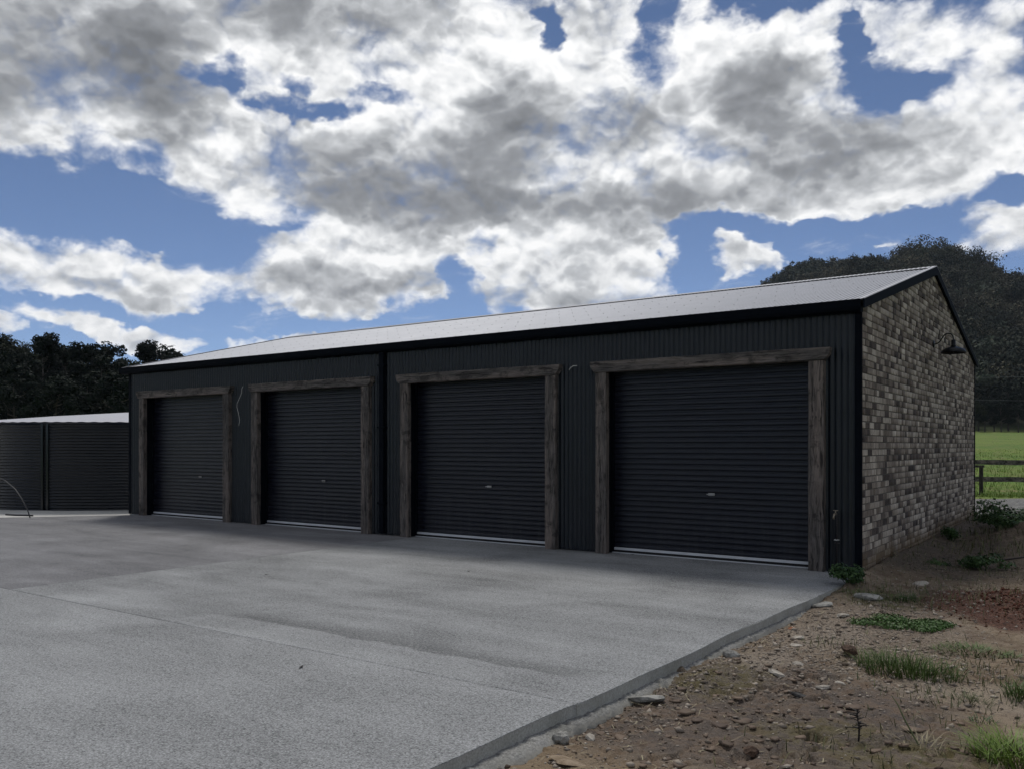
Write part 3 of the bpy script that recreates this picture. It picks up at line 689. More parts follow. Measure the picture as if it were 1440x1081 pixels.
while z < 4.6:
    y = .028 - (.12 if row % 2 else 0) - (0 if row % 4 < 2 else 0)
    while y < D_ - .03:
        bl = BR_S if rng.random() < .42 else BR_L; y0 = max(y, .028); y1 = min(y + bl, D_ - .03); z1 = z + BR_H
        t0 = min(z1, roof_z(y0) - .045); t1 = min(z1, roof_z(y1) - .045); full = (y1 - y0 > bl - .002) and t0 == z1 and t1 == z1
        if y1 - y0 > .03 and max(t0, t1) - z > .012:
            px = rng.normal(0, .0016); tn = tone_pick()
            if full and y0 < 1.55 and nb < 300:
                o = bpy.data.objects.new('brick', brick_me[bl]); o.location = (px, y0, z); o.color = (tn, tn, tn, 1); o.rotation_euler = (rng.normal(0, .004), 0, rng.normal(0, .004)); link(o, wall); nb += 1
            else:
                t0 = max(t0, z + .004); t1 = max(t1, z + .004); b0 = len(FV); e = .004
                FV += [(px-.05, y0, z), (px-.05, y1, z), (px-.05, y1, t1), (px-.05, y0, t0), (px-e, y0, z), (px-e, y1, z), (px-e, y1, t1), (px-e, y0, t0),
                       (px, y0+e, z+e), (px, y1-e, z+e), (px, y1-e, max(t1-e, z+e)), (px, y0+e, max(t0-e, z+e))]
                FF += [tuple(b0+q for q in f) for f in ((8,9,10,11), (4,5,9,8), (5,6,10,9), (6,7,11,10), (7,4,8,11), (0,1,5,4), (1,2,6,5), (2,3,7,6), (3,0,4,7))]
                FT += [tn]*12
        y += bl + JN
    z += BR_H + JN; row += 1
o = obj('brickwork', fast_mesh('brickwork', FV, FF, M['brick_far'], attr={'tone': FT}), wall); tag(o, kind='stuff')
# roof ---------------------------------------------------------------------------
roof = empty('roof', (0, 0, 0), shed); NS = 22; X1, X0 = .035, -16.45; CW = (X1 - X0)/NS; RP = CW/10
V = []; F = []
for k in range(81):
    x = CW*k/80; w = .0065*math.cos(2*math.pi*x/RP)
    V += [(x, 0, w), (x, SLEN - .01, w)]
for k in range(80): F.append((2*k, 2*k+2, 2*k+3, 2*k+1))
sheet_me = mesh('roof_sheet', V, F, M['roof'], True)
for s in range(NS):
    for back in (0, 1):
        o = bpy.data.objects.new('roof_sheet', sheet_me); link(o, roof)
        if not back: o.location = (X0 + CW*s, EAVE_Y, EAVE_Z); o.rotation_euler = (SLOPE, 0, 0)
        else: o.location = (X0 + CW*(s+1), 2*RIDGE_Y - EAVE_Y, EAVE_Z); o.rotation_euler = (SLOPE, 0, math.pi)
cp = [(RIDGE_Y-.175, RIDGE_Z - .175*math.tan(SLOPE) + .023), (RIDGE_Y-.02, RIDGE_Z + .024), (RIDGE_Y, RIDGE_Z + .032), (RIDGE_Y+.02, RIDGE_Z + .024), (RIDGE_Y+.175, RIDGE_Z - .175*math.tan(SLOPE) + .023)]
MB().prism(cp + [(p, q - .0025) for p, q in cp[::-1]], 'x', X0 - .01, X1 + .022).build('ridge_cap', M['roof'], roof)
sc = MB(); us, uc = math.sin(SLOPE), math.cos(SLOPE)
for v in (.10, 1.02, 1.98, 2.95, 3.92, SLEN - .12):
    for k in range(0, 220, 4):
        x = X0 + RP*(k + 1); c = (x, EAVE_Y + v*uc, EAVE_Z + v*us + .009)
        for i2 in range(1):
            sc.lathe([(.0, .007), (.005, .007), (.006, .003), (.009, .0)], c, 6)
tag(sc.build('roof_screw', M['screw'], roof), kind='stuff')
for x, nm in ((.0, 1), (-L_, -1)):             # barge flashings on both gables
    xo = .036 if nm > 0 else -L_ - .155
    for back in (0, 1):
        f = lambda y: 2*RIDGE_Y - y if back else y
        y0, y1 = EAVE_Y - .008, RIDGE_Y; zt0, zt1 = EAVE_Z + .013, RIDGE_Z + .020; dp = .145
        pl = [(f(y0), zt0 - .115), (f(y1), zt1 - dp), (f(y1), zt1), (f(y0), zt0)]
        bg = MB().prism(pl if not back else pl[::-1], 'x', xo, xo + .02)
        bg.build('barge_flashing', M['trim'], shed)
        fl = [(f(y0), zt0), (f(y1), zt1), (f(y1), zt1 + .003), (f(y0), zt0 + .003)]
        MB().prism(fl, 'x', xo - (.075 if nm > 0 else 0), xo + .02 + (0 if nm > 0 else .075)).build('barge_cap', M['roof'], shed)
# soffit strip above the bricks closes the gap under the roof overhang
for back in (0, 1):
    f = lambda y: 2*RIDGE_Y - y if back else y
    MB().prism([(f(.0), roof_z(0) - .10), (f(RIDGE_Y), RIDGE_Z - .10), (f(RIDGE_Y), RIDGE_Z - .02), (f(.0), roof_z(0) - .02)], 'x', .004, .035).build('rake_trim', M['trim'], shed)
# gutter and downpipe --------------------------------------------------------------
gp = [(-.008, 3.345), (-.008, 3.238), (-.085, 3.238), (-.128, 3.262), (-.140, 3.30), (-.140, 3.375), (-.150, 3.380), (-.150, 3.388), (-.132, 3.386), (-.130, 3.275), (-.085, 3.246), (-.018, 3.246), (-.018, 3.345)]
MB().prism(gp, 'x', -16.50, .004).build('gutter', M['trim'], shed)
MB().box(-16.505, -16.499, -.142, -.008, 3.239, 3.345).build('gutter_end', M['trim'], shed)
MB().box(.004, .009, -.142, -.008, 3.239, 3.345).build('gutter_end', M['trim'], shed)
MB().prism([(2*RIDGE_Y - a, b) for a, b in gp][::-1], 'x', -16.50, .004).build('gutter', M['trim'], shed)
dpipe = MB().box(-8.195, -8.085, -.098, -.022, .035, 3.24, .008)
dpipe.build('downpipe', M['trim'], shed)
for zz in (.55, 1.9, 3.0): MB().box(-8.225, -8.055, -.1015, -.019, zz, zz + .03, .001).build('pipe_bracket', M['trim'], shed)

# ------------------------------------------------------------------ things on the walls
def wall_lamp():
    t = empty('wall_lamp', (0.002, 4.81, 3.30)); tag(t, 'black gooseneck barn lamp on the brick end wall', 'lamp')
    b = MB(); b.lathe([(0, .024), (.045, .024), (.062, .014), (.064, 0), (.0, 0)], seg=20)
    bp = b.build('wall_plate', M['lamp'], t, True); bp.rotation_euler = (0, R_(90), 0)
    pts = []
    for k in range(31):
        u = k/30
        P0, P1, P2, P3 = (0, 0), (.13, -.01), (.12, .165), (.215, .165)
        if u < .5: q = u*2; B = [P0, P1, P2, P3]
        else: q = u*2 - 1; B = [(.215, .165), (.285, .165), (.30, .12), (.30, .04)]
        x = sum(c*w for c, w in zip([p[0] for p in B], [(1-q)**3, 3*q*(1-q)**2, 3*q*q*(1-q), q**3])); z = sum(c*w for c, w in zip([p[1] for p in B], [(1-q)**3, 3*q*(1-q)**2, 3*q*q*(1-q), q**3])); pts.append((x + .01, 0, z))
    MB().tube(pts, .0105, 10).build('arm', M['lamp'], t, True)
    MB().lathe([(.0, .055), (.026, .055), (.036, .045), (.036, -.04), (.046, -.06), (.0, -.06)], (.31, 0, 0), 20).build('socket', M['lamp'], t, True)
    MB().lathe([(.035, -.055), (.060, -.068), (.12, -.085), (.165, -.108), (.190, -.140), (.197, -.172), (.192, -.172), (.184, -.140), (.16, -.112), (.12, -.09), (.04, -.072)], (.31, 0, 0), 40).build('shade', M['lamp'], t, True)
    MB().lathe([(.0, -.155), (.02, -.150), (.03, -.13), (.028, -.105), (.016, -.075)], (.31, 0, 0), 16).build('bulb', M['white_wire'], t, True)
wall_lamp()
def tap():
    t = empty('garden_tap', (-.30, -.02, 0)); tag(t, 'brass garden tap on a thin riser pipe beside the right corner', 'tap')
    MB().tube([(0, -.03, .0), (0, -.03, .70), (0, -.035, .735)], .011, 10).build('riser_pipe', M['copper'], t, True)
    MB().box(-.03, .03, -.045, .002, .395, .412, .003).build('pipe_clip', M['steel'], t)
    MB().box(-.028, .028, -.045, .002, .36, .368, .002).build('pipe_clip', M['copper'], t)
    MB().tube([(0, -.03, .73), (0, -.075, .738), (-.005, -.115, .73), (-.008, -.130, .70), (-.008, -.131, .672)], [.014, .014, .013, .012, .012], 10).build('spout', M['brass'], t, True)
    MB().tube([(0, -.075, .738), (0, -.075, .775)], .008, 8).tube([(-.03, -.075, .778), (.03, -.075, .778)], .006, 8).build('valve_handle', M['brass'], t, True)
tap()
def cable(pts, r, label):
    o = MB().tube(pts, r, 6).build('loose_cable', M['white_wire'], None, True); tag(o, label, 'cable', 'loose cables on the front wall')
P_ = [(-12.09, -.03, 2.80), (-12.09, -.06, 2.74), (-12.08, -.07, 2.66), (-12.13, -.08, 2.57), (-12.21, -.085, 2.45), (-12.215, -.085, 2.38), (-12.17, -.085, 2.27), (-12.14, -.08, 2.15), (-12.135, -.08, 2.07), (-12.16, -.08, 2.0)]
cable(P_, .0042, 'white cable hanging from the dark wall between the two far doors')
cable([(-4.25, -.03, 2.735), (-4.22, -.08, 2.74), (-4.17, -.11, 2.765), (-4.12, -.12, 2.785), (-4.07, -.10, 2.785)], .006, 'short white cable stub poking out beside the nearest timber lintel')

# ------------------------------------------------------------------ water tank and hose
def tank():
    cx, cy, R0, H0 = -22.15, 4.55, 5.75, 2.19
    t = empty('water_tank', (cx, cy, -.03)); tag(t, 'dark corrugated round water tank with pale roof, left of the shed', 'water tank')
    n = 160; V = []; F = []; zs = []; k = 0; z = 0.0
    while z <= H0: zs.append(z); z += .076/8
    # two curved sheets that meet in an upright joint
    a_j = math.atan2(-.33 - cy, -19.4 - cx)
    for i in range(n):
        a = a_j + 2*math.pi*i/n
        da = min(abs((a - a_j + math.pi) % (2*math.pi) - math.pi), 1)*R0
        for z in zs:
            r = R0 + .013*math.cos(2*math.pi*z/.076) - .03*math.exp(-(da/.18)**2)
            V.append((r*math.cos(a), r*math.sin(a), z))
    m_ = len(zs)
    for i in range(n):
        for j in range(m_-1): F.append((i*m_+j, ((i+1) % n)*m_+j, ((i+1) % n)*m_+j+1, i*m_+j+1))
    obj('tank_wall', fast_mesh('tank_wall', V, F, M['tank'], True), t)
    ux, uy = math.cos(a_j), math.sin(a_j); tx, ty = -uy, ux
    for off in (-.07, .07):
        b = MB(); c = ((R0 - .005)*ux + tx*off, (R0 - .005)*uy + ty*off)
        q = [(c[0] + tx*s*.028 + ux*w, c[1] + ty*s*.028 + uy*w) for s, w in ((-1, -.03), (1, -.03), (1, .014), (-1, .014))]
        b.prism(q, 'z', 0, H0).build('joint_strip', M['tank'], t)
    # conical roof with a wavy lower edge
    V = [(0, 0, H0 + .50)]; F = []; ns = 960; rings = [1.2, 3.2, R0 + .07]
    for r in rings:
        for i in range(ns):
            a = 2*math.pi*i/ns; w = .006*math.cos(a*120)*(r/R0)
            zz = H0 + .02 + .48*(1 - (r/(R0 + .07))**1.25) + w; V.append((r*math.cos(a), r*math.sin(a), zz))
    for i in range(ns): F.append((0, 1+i, 1+(i+1) % ns))
    for k in range(2):
        for i in range(ns): F.append((1+k*ns+i, 1+(k+1)*ns+i, 1+(k+1)*ns+(i+1) % ns, 1+k*ns+(i+1) % ns))
    obj('tank_roof', mesh('tank_roof', V, F, M['tank_roof'], True), t)
    MB().lathe([(R0 + .03, H0 - .03), (R0 + .03, H0 + .012), (R0 - .05, H0 + .012)], (0, 0, 0), 160).build('rim', M['tank'], t, True)
tank()
o = MB().tube([(-16.95, -1.93, -.02), (-17.05, -1.95, .18), (-17.25, -1.98, .42), (-17.50, -2.0, .62), (-17.85, -2.05, .80), (-18.4, -2.1, .95), (-19.1, -2.2, 1.0), (-19.7, -2.4, .85), (-20.1, -2.6, .4), (-20.2, -2.8, -.02)], .012, 8).build('poly_pipe', M['poly'], None, True)
tag(o, 'dark poly pipe arching up from the pad before the tank', 'pipe')
o = MB().tube([(-18.6, -1.7, -.012), (-18.2, -1.66, -.012), (-17.95, -1.55, -.010), (-17.75, -1.50, -.012)], .02, 6).build('pipe_offcut', M['poly'], None, True)
tag(o, 'short dark pipe piece lying on the pale pad at far left', 'pipe')

# ------------------------------------------------------------------ paddock fence and wires
def at(c, s): p = EYE + s*FW + c*RT; return float(p[0]), float(p[1])
def gh(x, y): return float(ground_h(np.array([x]), np.array([y]))[0])
fence = empty('paddock_fence', (*at(15.0, 25.6), .2)); tag(fence, 'weathered two rail timber fence along the green paddock', 'fence')
def rail(za, zb, name='rail'):
    (xa, ya), (xb, yb) = at(7.0, 26.9), at(26.0, 24.6); Lr = math.hypot(xb-xa, yb-ya); n = 40; b = MB()
    V = []; F = []
    for i in range(n+1):
        t = i/n; x = xa + (xb-xa)*t; y = ya + (yb-ya)*t; zc = za + (zb-za)*t + .012*math.sin(t*21) + random.gauss(0, .004)
        nx, ny = -(yb-ya)/Lr, (xb-xa)/Lr
        for (o_, zz) in ((.0, -.072), (.04, -.072), (.04, .072), (.0, .072)): V.append((x + nx*o_, y + ny*o_, zc + zz + random.gauss(0, .002)))
    for i in range(n):
        for k in range(4): F.append((i*4+k, i*4+(k+1) % 4, i*4+4+(k+1) % 4, i*4+4+k))
    F += [(0,1,2,3)[::-1], tuple(n*4+k for k in range(4))]
    o = obj(name, mesh(name, V, F, M['rail']), fence, tuple(-c for c in fence.location))
rail(1.10, 1.05); rail(.575, .55)
for c, s in ((9.2, 26.68), (12.2, 26.32), (19.2, 25.48), (22.4, 25.1), (25.6, 24.7)):
    x, y = at(c, s); x -= fence.location.x; y -= fence.location.y
    MB().box(x-.07, x+.07, y+.05, y+.19, -.5, 1.02, .01).build('post', M['post'], fence)
hr = empty('hitching_rail', (*at(13.75, 25.3), .15)); tag(hr, 'dark low timber post with a top rail, behind the shed corner', 'rail')
(ax_, ay_), (bx_, by_) = at(13.75, 25.3), at(11.9, 25.5)
MB().box(-.05, .05, -.05, .05, -.4, .80, .008).build('post', M['post'], hr)
d_ = (bx_ - ax_, by_ - ay_)
MB().box(d_[0]-.05, d_[0]+.05, d_[1]-.05, d_[1]+.05, -.4, .80, .008).build('post', M['post'], hr)
hn = math.hypot(*d_); u_ = (d_[0]/hn, d_[1]/hn); q = [(-u_[0]*.07 - s*u_[1]*.05, -u_[1]*.07 + s*u_[0]*.05) for s in (-1, 1)] + [(d_[0]+u_[0]*.07 - s*u_[1]*.05, d_[1]+u_[1]*.07 + s*u_[0]*.05) for s in (1, -1)]
MB().prism(q, 'z', .80, .87).build('top_rail', M['post'], hr)
for (za, zb, s0, lab) in ((9.15, 8.2, 98, 'upper thin power line crossing in front of the wooded hill'), (5.6, 5.35, 70, 'lower thin power line crossing in front of the dark trees')):
    p0, p1 = at(20, s0), at(95, s0 - 4); pts = []
    for i in range(41):
        t = i/40; sag = -1.1*4*t*(1-t)
        pts.append((p0[0] + (p1[0]-p0[0])*t, p0[1] + (p1[1]-p0[1])*t, za + (zb - za)*t*0 + sag*.5 + (1.2*t if s0 > 80 else 0)))
    o = MB().tube(pts, .007 if s0 < 80 else .011, 5).build('power_line', M['wire']); tag(o, lab, 'power line', 'power lines over the paddock')

# ------------------------------------------------------------------ trees
def leaf_cloud(centers, radii, n, size, up=.25, flat=.75, scatter=.6):
    """leaf-sized quads on and inside lobes; returns V, F, tone"""
    w = radii**2; w = w/w.sum(); k = rng.choice(len(centers), n, p=w)
    d = rng.normal(0, 1, (n, 3)); d /= np.linalg.norm(d, axis=1)[:, None]
    rr = radii[k]*(rng.random(n)**.30)*(1 + rng.normal(0, .10, n))
    c = centers[k] + d*rr[:, None]*np.array([1, 1, flat])
    nrm = d + rng.normal(0, scatter, (n, 3)); nrm[:, 2] += up; nrm /= np.linalg.norm(nrm, axis=1)[:, None]
    a = np.cross(nrm, rng.normal(0, 1, (n, 3))); a /= np.linalg.norm(a, axis=1)[:, None]; b = np.cross(nrm, a)
    s = size*rng.uniform(.55, 1.35, n)[:, None]; lo = rng.uniform(.45, .8, n)[:, None]
    V = np.stack([c - a*s, c - b*s*lo, c + a*s, c + b*s*lo], 1).reshape(-1, 3)
    F = np.arange(n*4).reshape(-1, 4); tone = np.repeat(np.clip(rng.normal(.48, .27, n), 0, 1), 4)
    return V, F, tone
def make_tree(kind, h, w, leaves, size, mleaf):
    """returns (trunk mesh, crown mesh): tapered trunk with limbs, lobed crown"""
    mb = MB(); lean = rng.normal(0, .25, 2); tp = [(lean[0]*t*t*h*.1, lean[1]*t*t*h*.1, h*t) for t in np.linspace(-.03, .86, 9)]
    mb.tube(tp, [h*.020*(1 - .85*i/8) for i in range(9)], 8)
    C = []; Rr = []
    nl = 15
    for i in range(nl):
        t = rng.uniform(.28, .95) if kind != 'tall' else rng.uniform(.15, .97)
        an = i*2.4 + rng.uniform(-.4, .4); base = np.array([0, 0, h*t*.86])
        prof = math.sin(min(1, (t - .1)/.9*1.05)*math.pi)**.6 if kind != 'tall' else (1.05 - t)**.7
        ln = w*.5*prof*rng.uniform(.55, 1.05); e = base + np.array([math.cos(an)*ln, math.sin(an)*ln, h*.07 + ln*.35])
        mid = (base + e)/2 + np.array([0, 0, -.03*h])
        mb.tube([base, mid, e], [h*.008*(1.1 - t*.6), h*.005, h*.002], 5, cap=False)
        for j in range(3):
            C.append(e + rng.normal(0, w*.075, 3)); Rr.append(w*rng.uniform(.075, .155))
    C.append(np.array([0, 0, h*.93])); Rr.append(w*.11)
    C = np.array(C); Rr = np.array(Rr)
    V, F, tn = leaf_cloud(C, Rr, leaves, size)
    return mesh('trunk', mb.V, mb.F, M['bark']), fast_mesh('crown', V, F, mleaf, attr={'tone': tn})
PROTO = [make_tree('round', 11, 8.0, 9000, .155, M['leaf_dark']), make_tree('tall', 12, 6.0, 8500, .145, M['leaf_dark']), make_tree('round', 10, 7.0, 8000, .15, M['leaf_dark']), make_tree('round', 12, 8.5, 9500, .16, M['leaf_mid'])]
def tree(name, proto, x, y, z, sc, rz, label, group):
    t = empty(name, (x, y, z)); t.scale = (sc, sc, sc); t.rotation_euler = (0, 0, rz); tag(t, label, 'tree', group)
    for nm, me in zip(('trunk', 'crown'), PROTO[proto]):
        obj(nm, me, t)
def tree_px(px, top_py, s, proto, label, name='broadleaf_tree', group='dark trees behind the tank', squash=1):
    c = (px - 720)/1214*s; x, y = at(c, s); z = gh(x, y); hh = (EYE_Z + (626 - top_py)/1214*s - z)*1.06
    ph = [11, 12, 10, 12][proto]; tree(name, proto, x, y, z - .1, hh/ph, rng.uniform(0, 6), label, group)
BACK = 'dark tree in the dense unbroken mass behind the water tank'
tree_px(166, 489, 78, 2, 'tall dark tree with a rounded top just left of the roof end')
tree_px(205, 490, 84, 1, 'spreading dark tree whose crown tops the far roof end')
tree_px(243, 496, 96, 2, 'small tree top farthest right above the far roof end')
tree_px(62, 480, 72, 1, 'broad dark tree that tops the left treeline')
tree_px(118, 492, 70, 1, 'pointed dark tree above the middle of the tank')
tree_px(14, 478, 90, 3, 'paler olive tree at the left picture edge')
for px, py, s, p in ((-40, 480, 74, 0), (38, 500, 64, 2), (92, 496, 80, 1), (140, 505, 66, 0), (186, 512, 70, 3), (20, 530, 58, 0), (75, 535, 57, 2), (120, 530, 60, 0), (160, 530, 58, 2), (-10, 515, 60, 1), (225, 520, 74, 0), (48, 510, 86, 0), (100, 508, 90, 2), (150, 500, 92, 0), (-70, 500, 64, 2), (265, 512, 84, 1)):
    tree_px(px, py, s, p, BACK)
ROW = 'dark tree in the shaded row at the far end of the paddock'
for px, py, s, p in ((1345, 545, 150, 0), (1376, 540, 148, 2), (1398, 552, 145, 1), (1418, 538, 150, 0), (1442, 548, 146, 2), (1470, 540, 150, 0), (1360, 560, 138, 3), (1408, 562, 140, 2), (1432, 566, 138, 0), (1385, 560, 142, 0)):
    tree_px(px, py, s, p, ROW, group='trees at the far end of the paddock')

def forest(name, bearings, rads, count, size, leaves, lsize, m, lab, thin=None):
    V_, F_, T_ = [], [], []; nv = 0; protos = []
    for k in range(7):
        nl = 7; C = rng.normal(0, .26, (nl, 3)); C[:, 2] = np.abs(C[:, 2])*.8 + .62 + .12*rng.random(nl); Rr = rng.uniform(.17, .32, nl); protos.append(leaf_cloud(C, Rr, leaves, lsize, up=.35, scatter=.38))
    TV, TF = [], []
    for i in range(count):
        a = rng.uniform(*bearings); u = rng.random(); r = math.sqrt(rads[0]**2 + u*(rads[1]**2 - rads[0]**2)); s = r*math.cos(a); c = r*math.sin(a); x, y = at(c, s); z = gh(x, y)
        zz = z + float(fbm(np.array([x]), np.array([y]), .014, 4)[0])*min(max((r-180)*.06, 0), 17)
        k = size*rng.uniform(.65, 1.35); pv, pf, pt = protos[i % 7]; an = rng.uniform(0, 6.28); ca, sa = math.cos(an), math.sin(an)
        W = np.stack([pv[:, 0]*ca - pv[:, 1]*sa, pv[:, 0]*sa + pv[:, 1]*ca, pv[:, 2]*rng.uniform(.85, 1.3)], -1)*k + np.array([x, y, zz - k*.10])
        V_.append(W); F_.append(pf + nv); T_.append(np.clip(pt*.75 + rng.uniform(-.35, .45), 0, 1)); nv += len(W)
        if i % 3 == 0:
            b0 = len(TV); hh = k*.75; w = .02*k
            TV += [(x-w, y, zz-1), (x+w, y, zz-1), (x, y+w, zz-1), (x, y, zz+hh)]; TF += [(b0, b0+1, b0+3), (b0+1, b0+2, b0+3), (b0+2, b0, b0+3)]
    t = empty(name); tag(t, lab, 'forest', kind='stuff')
    tag(obj('canopy', fast_mesh('canopy', np.concatenate(V_), np.concatenate(F_), m, attr={'tone': np.concatenate(T_)}), t), kind='stuff'); tag(obj('trunk', fast_mesh('trunk', TV, TF, M['bark_pale']), t), kind='stuff')
forest('lower_slope_forest', (R_(18), R_(33)), (178, 400), 640, 8.5, 520, .038, M['leaf_hill'], 'shaded forest on the lower hill slope behind the paddock')
forest('hill_forest', (R_(13.5), R_(33)), (390, 800), 5400, 5.8, 110, .080, M['leaf_hill'], 'dark eucalypt forest covering the big hill behind the shed')
forest('slope_forest', (R_(-34), R_(-18)), (190, 440), 520, 8.0, 260, .042, M['leaf_mid'], 'dark wooded slope rising behind the left treeline')

# ------------------------------------------------------------------ stones
def rock_mesh(name, sx, sy, sz, m, sub=2, rough=.22):
    import bmesh
    bm = bmesh.new(); bmesh.ops.create_icosphere(bm, subdivisions=sub, radius=1); sd = rng.uniform(0, 50, 3); cuts = [Vector(rng.normal(0, 1, 3)).normalized() for _ in range(6)]
    for v in bm.verts:
        p = v.co.copy()
        for c in cuts:
            d = p.dot(c) - .62
            if d > 0: p -= c*d*.85
        p *= 1 + rough*(math.sin(p.x*5+sd[0])*math.sin(p.y*4+sd[1])*math.sin(p.z*6+sd[2])) + random.gauss(0, .02)
        v.co = Vector((p.x*sx, p.y*sy, p.z*sz))
    me = bpy.data.meshes.new(name); bm.to_mesh(me); bm.free(); me.materials.append(m); return me
def rock(x, y, sx, sy, sz, mk, label, rz=0, sink=.3, name='stone', cat='stone'):
    o = obj(name, rock_mesh(name, sx, sy, sz, M[mk]), None, (x, y, gz(x, y) + sz*(1-sink*2))); o.rotation_euler = (random.uniform(-.2, .2), random.uniform(-.2, .2), rz); tag(o, label, cat, 'loose stones on the dirt')
rock(.06, -6.10, .15, .07, .035, 'stone_grey', 'rough grey concrete lump against the foot of the slab edge', .3, .15, 'concrete_lump', 'rubble')
rock(.10, -4.62, .085, .06, .04, 'stone_grey', 'pale angular stone lying close beside the slab edge', .2)
rock(.88, -4.12, .075, .06, .05, 'stone_brown', 'brown round clod of earth alone on the gravel', .2, .2)
rock(.57, -4.98, .085, .035, .02, 'stone_pale', 'long flat pale stone in the middle of the mud', -.3)
rock(.60, -4.55, .05, .035, .022, 'stone_pale', 'small white stone just beyond the long flat pale stone', .5)
rock(.38, -3.87, .06, .045, .02, 'stone_pale', 'flat cream stone between the slab edge and the brown clod', .1)
rock(.95, -5.10, .06, .035, .018, 'stone_pale', 'flat white stone left of its twin, before the largest tuft', .4)
rock(1.02, -4.98, .05, .035, .018, 'stone_pale', 'flat white stone right of its twin, before the largest tuft', -.4)
rock(.90, -5.45, .07, .04, .025, 'stone_dark', 'black flat stone below the two white stones', .2)
rock(.98, -6.62, .055, .04, .03, 'stone_brown', 'smooth brown pebble in the mud near the bottom edge', .6)
rock(.17, -3.30, .05, .04, .03, 'stone_red', 'orange red stone chip beside the slab edge', .2)
rock(.42, -1.55, .16, .075, .04, 'stone_grey', 'long grey slab fragment right of the leafy weed', .1, .2, 'concrete_fragment', 'rubble')
rock(.72, -.35, .10, .05, .035, 'stone_pale', 'pale stone lying near the brick wall corner', .2)
rock(.10, -2.15, .15, .09, .03, 'stone_grey', 'flat grey rubble piece where the slab edge ends', -.2, .2, 'concrete_fragment', 'rubble')
rock(.24, -7.35, .13, .09, .016, 'stone_tan', 'broad flat tan rock flake at the bottom edge of the dirt', .4, .3)
rock(.02, -7.05, .06, .05, .05, 'stone_grey', 'rounded grey stone tucked under the slab edge near the bottom', .4, .2)
rock(.15, -6.95, .05, .035, .022, 'stone_pale', 'small tan stone beside the rounded grey stone', -.5)
rock(.42, -2.55, .07, .045, .025, 'stone_pale', 'white stone left of the mossy cushion on the gravel', .7)
rock(.30, -3.55, .085, .04, .02, 'stone_pale', 'thin cream flake lying between slab edge and gravel', -.4)

def pebbles(name, n, pos, size, m, lab, parent=None, shape=(1, .8, .5)):
    base = np.array([(1,0,0),(-1,0,0),(0,1,0),(0,-1,0),(0,0,1),(0,0,-1)], float); sub = {}
    V0 = list(base); F0 = []
    tri = [(4,0,2),(4,2,1),(4,1,3),(4,3,0),(5,2,0),(5,1,2),(5,3,1),(5,0,3)]
    V = []; F = []; T = []
    P = pos(n); Z = dirt_h(P[:, 0], P[:, 1]) + mud_plates(P[:, 0], P[:, 1]); nv = 0
    for i in range(n):
        k = size(i); q = base*np.array(shape)*k*rng.uniform(.6, 1.3, (6, 1)) + rng.normal(0, .12*k, (6, 3)); an = rng.uniform(0, 6.28); ca, sa = math.cos(an), math.sin(an)
        q = np.stack([q[:, 0]*ca - q[:, 1]*sa, q[:, 0]*sa + q[:, 1]*ca, q[:, 2]], -1) + np.array([P[i, 0], P[i, 1], Z[i] + k*.12])
        V.append(q); F += [(a+nv, b+nv, c+nv) for a, b, c in tri]; nv += 6; T += [float(np.clip(rng.normal(.5, .25), 0, 1))]*6
    o = obj(name, fast_mesh(name, np.concatenate(V), F, M[m], attr={'tone': T}), parent); tag(o, lab, 'gravel', kind='stuff')
def flakes():               # curled plates of dried mud
    P = scat([(.75, -6.1, .55, .75, 3), (.3, -6.7, .35, .5, 1), (1.3, -6.6, .5, .5, 1.2), (.6, -5.1, .4, .4, .6)])(230); Z = dirt_h(P[:, 0], P[:, 1]) + mud_plates(P[:, 0], P[:, 1]); V = []; F = []; T = []
    for (x, y), z in zip(P, Z):
        n = rng.integers(5, 8); rr = float(np.clip(rng.lognormal(-3.65, .5), .010, .07)); st = rng.uniform(.45, 1.0); an = rng.uniform(0, 6.28); tx, ty = rng.normal(0, .22, 2); th = rng.uniform(.004, .010); b0 = len(V)
        ring = []
        for k in range(n):
            a = 2*math.pi*k/n + rng.normal(0, .22); q = rr*rng.uniform(.65, 1.15); u, v = math.cos(a)*q, math.sin(a)*q*st; ring.append((u*math.cos(an) - v*math.sin(an), u*math.sin(an) + v*math.cos(an)))
        for zz in (0, th):
            for (u, v) in ring: V.append((x + u, y + v, z - .004 + abs(tx*u + ty*v)*.55 + (u*u + v*v)/rr*.06 + zz))
        V.append((x, y, z - .004 + th*.9)); tn = rng.random()
        for k in range(n): k2 = (k+1) % n; F += [(b0+k, b0+k2, b0+n+k2), (b0+k, b0+n+k2, b0+n+k), (b0+n+k, b0+n+k2, b0+2*n)]
        T += [tn]*(2*n+1)
    o = obj('mud_flakes', fast_mesh('mud_flakes', V, F, M['mudflake'], attr={'tone': T})); tag(o, 'curled flakes of dried brown mud on the bare ground', 'mud', kind='stuff')
def scat(boxes):
    def f(n):
        out = []
        w = np.array([b[4] for b in boxes]); k = rng.choice(len(boxes), n, p=w/w.sum())
        for i in k:
            cx, cy, rx, ry, _ = boxes[i]
            while True:
                p = (cx + rng.normal(0, rx), cy + rng.normal(0, ry))
                xe = np.interp(p[1], [-14, -6.7, -1.9, -.62], [-.24, -.095, 0, .03]) if p[1] < -.5 else .02
                if p[0] > xe + .05 and p[1] > -8.1: out.append(p); break
        return np.array(out)
    return f
pebbles('gravel', 10000, scat([(.7, -2.9, .45, .9, 4), (.9, -4.3, .6, .6, 3), (.5, -5.4, .5, .8, 1.2), (1.6, -4.3, .6, .5, 1.5), (.6, -7.2, .7, .5, .8), (1.2, -.4, .8, 1.0, 1.6), (.15, -5, .15, 2.0, 1)]), lambda i: float(np.clip(rng.lognormal(-4.8, .6), .003, .036)), 'pebble', 'loose pale gravel scattered over the bare dirt')
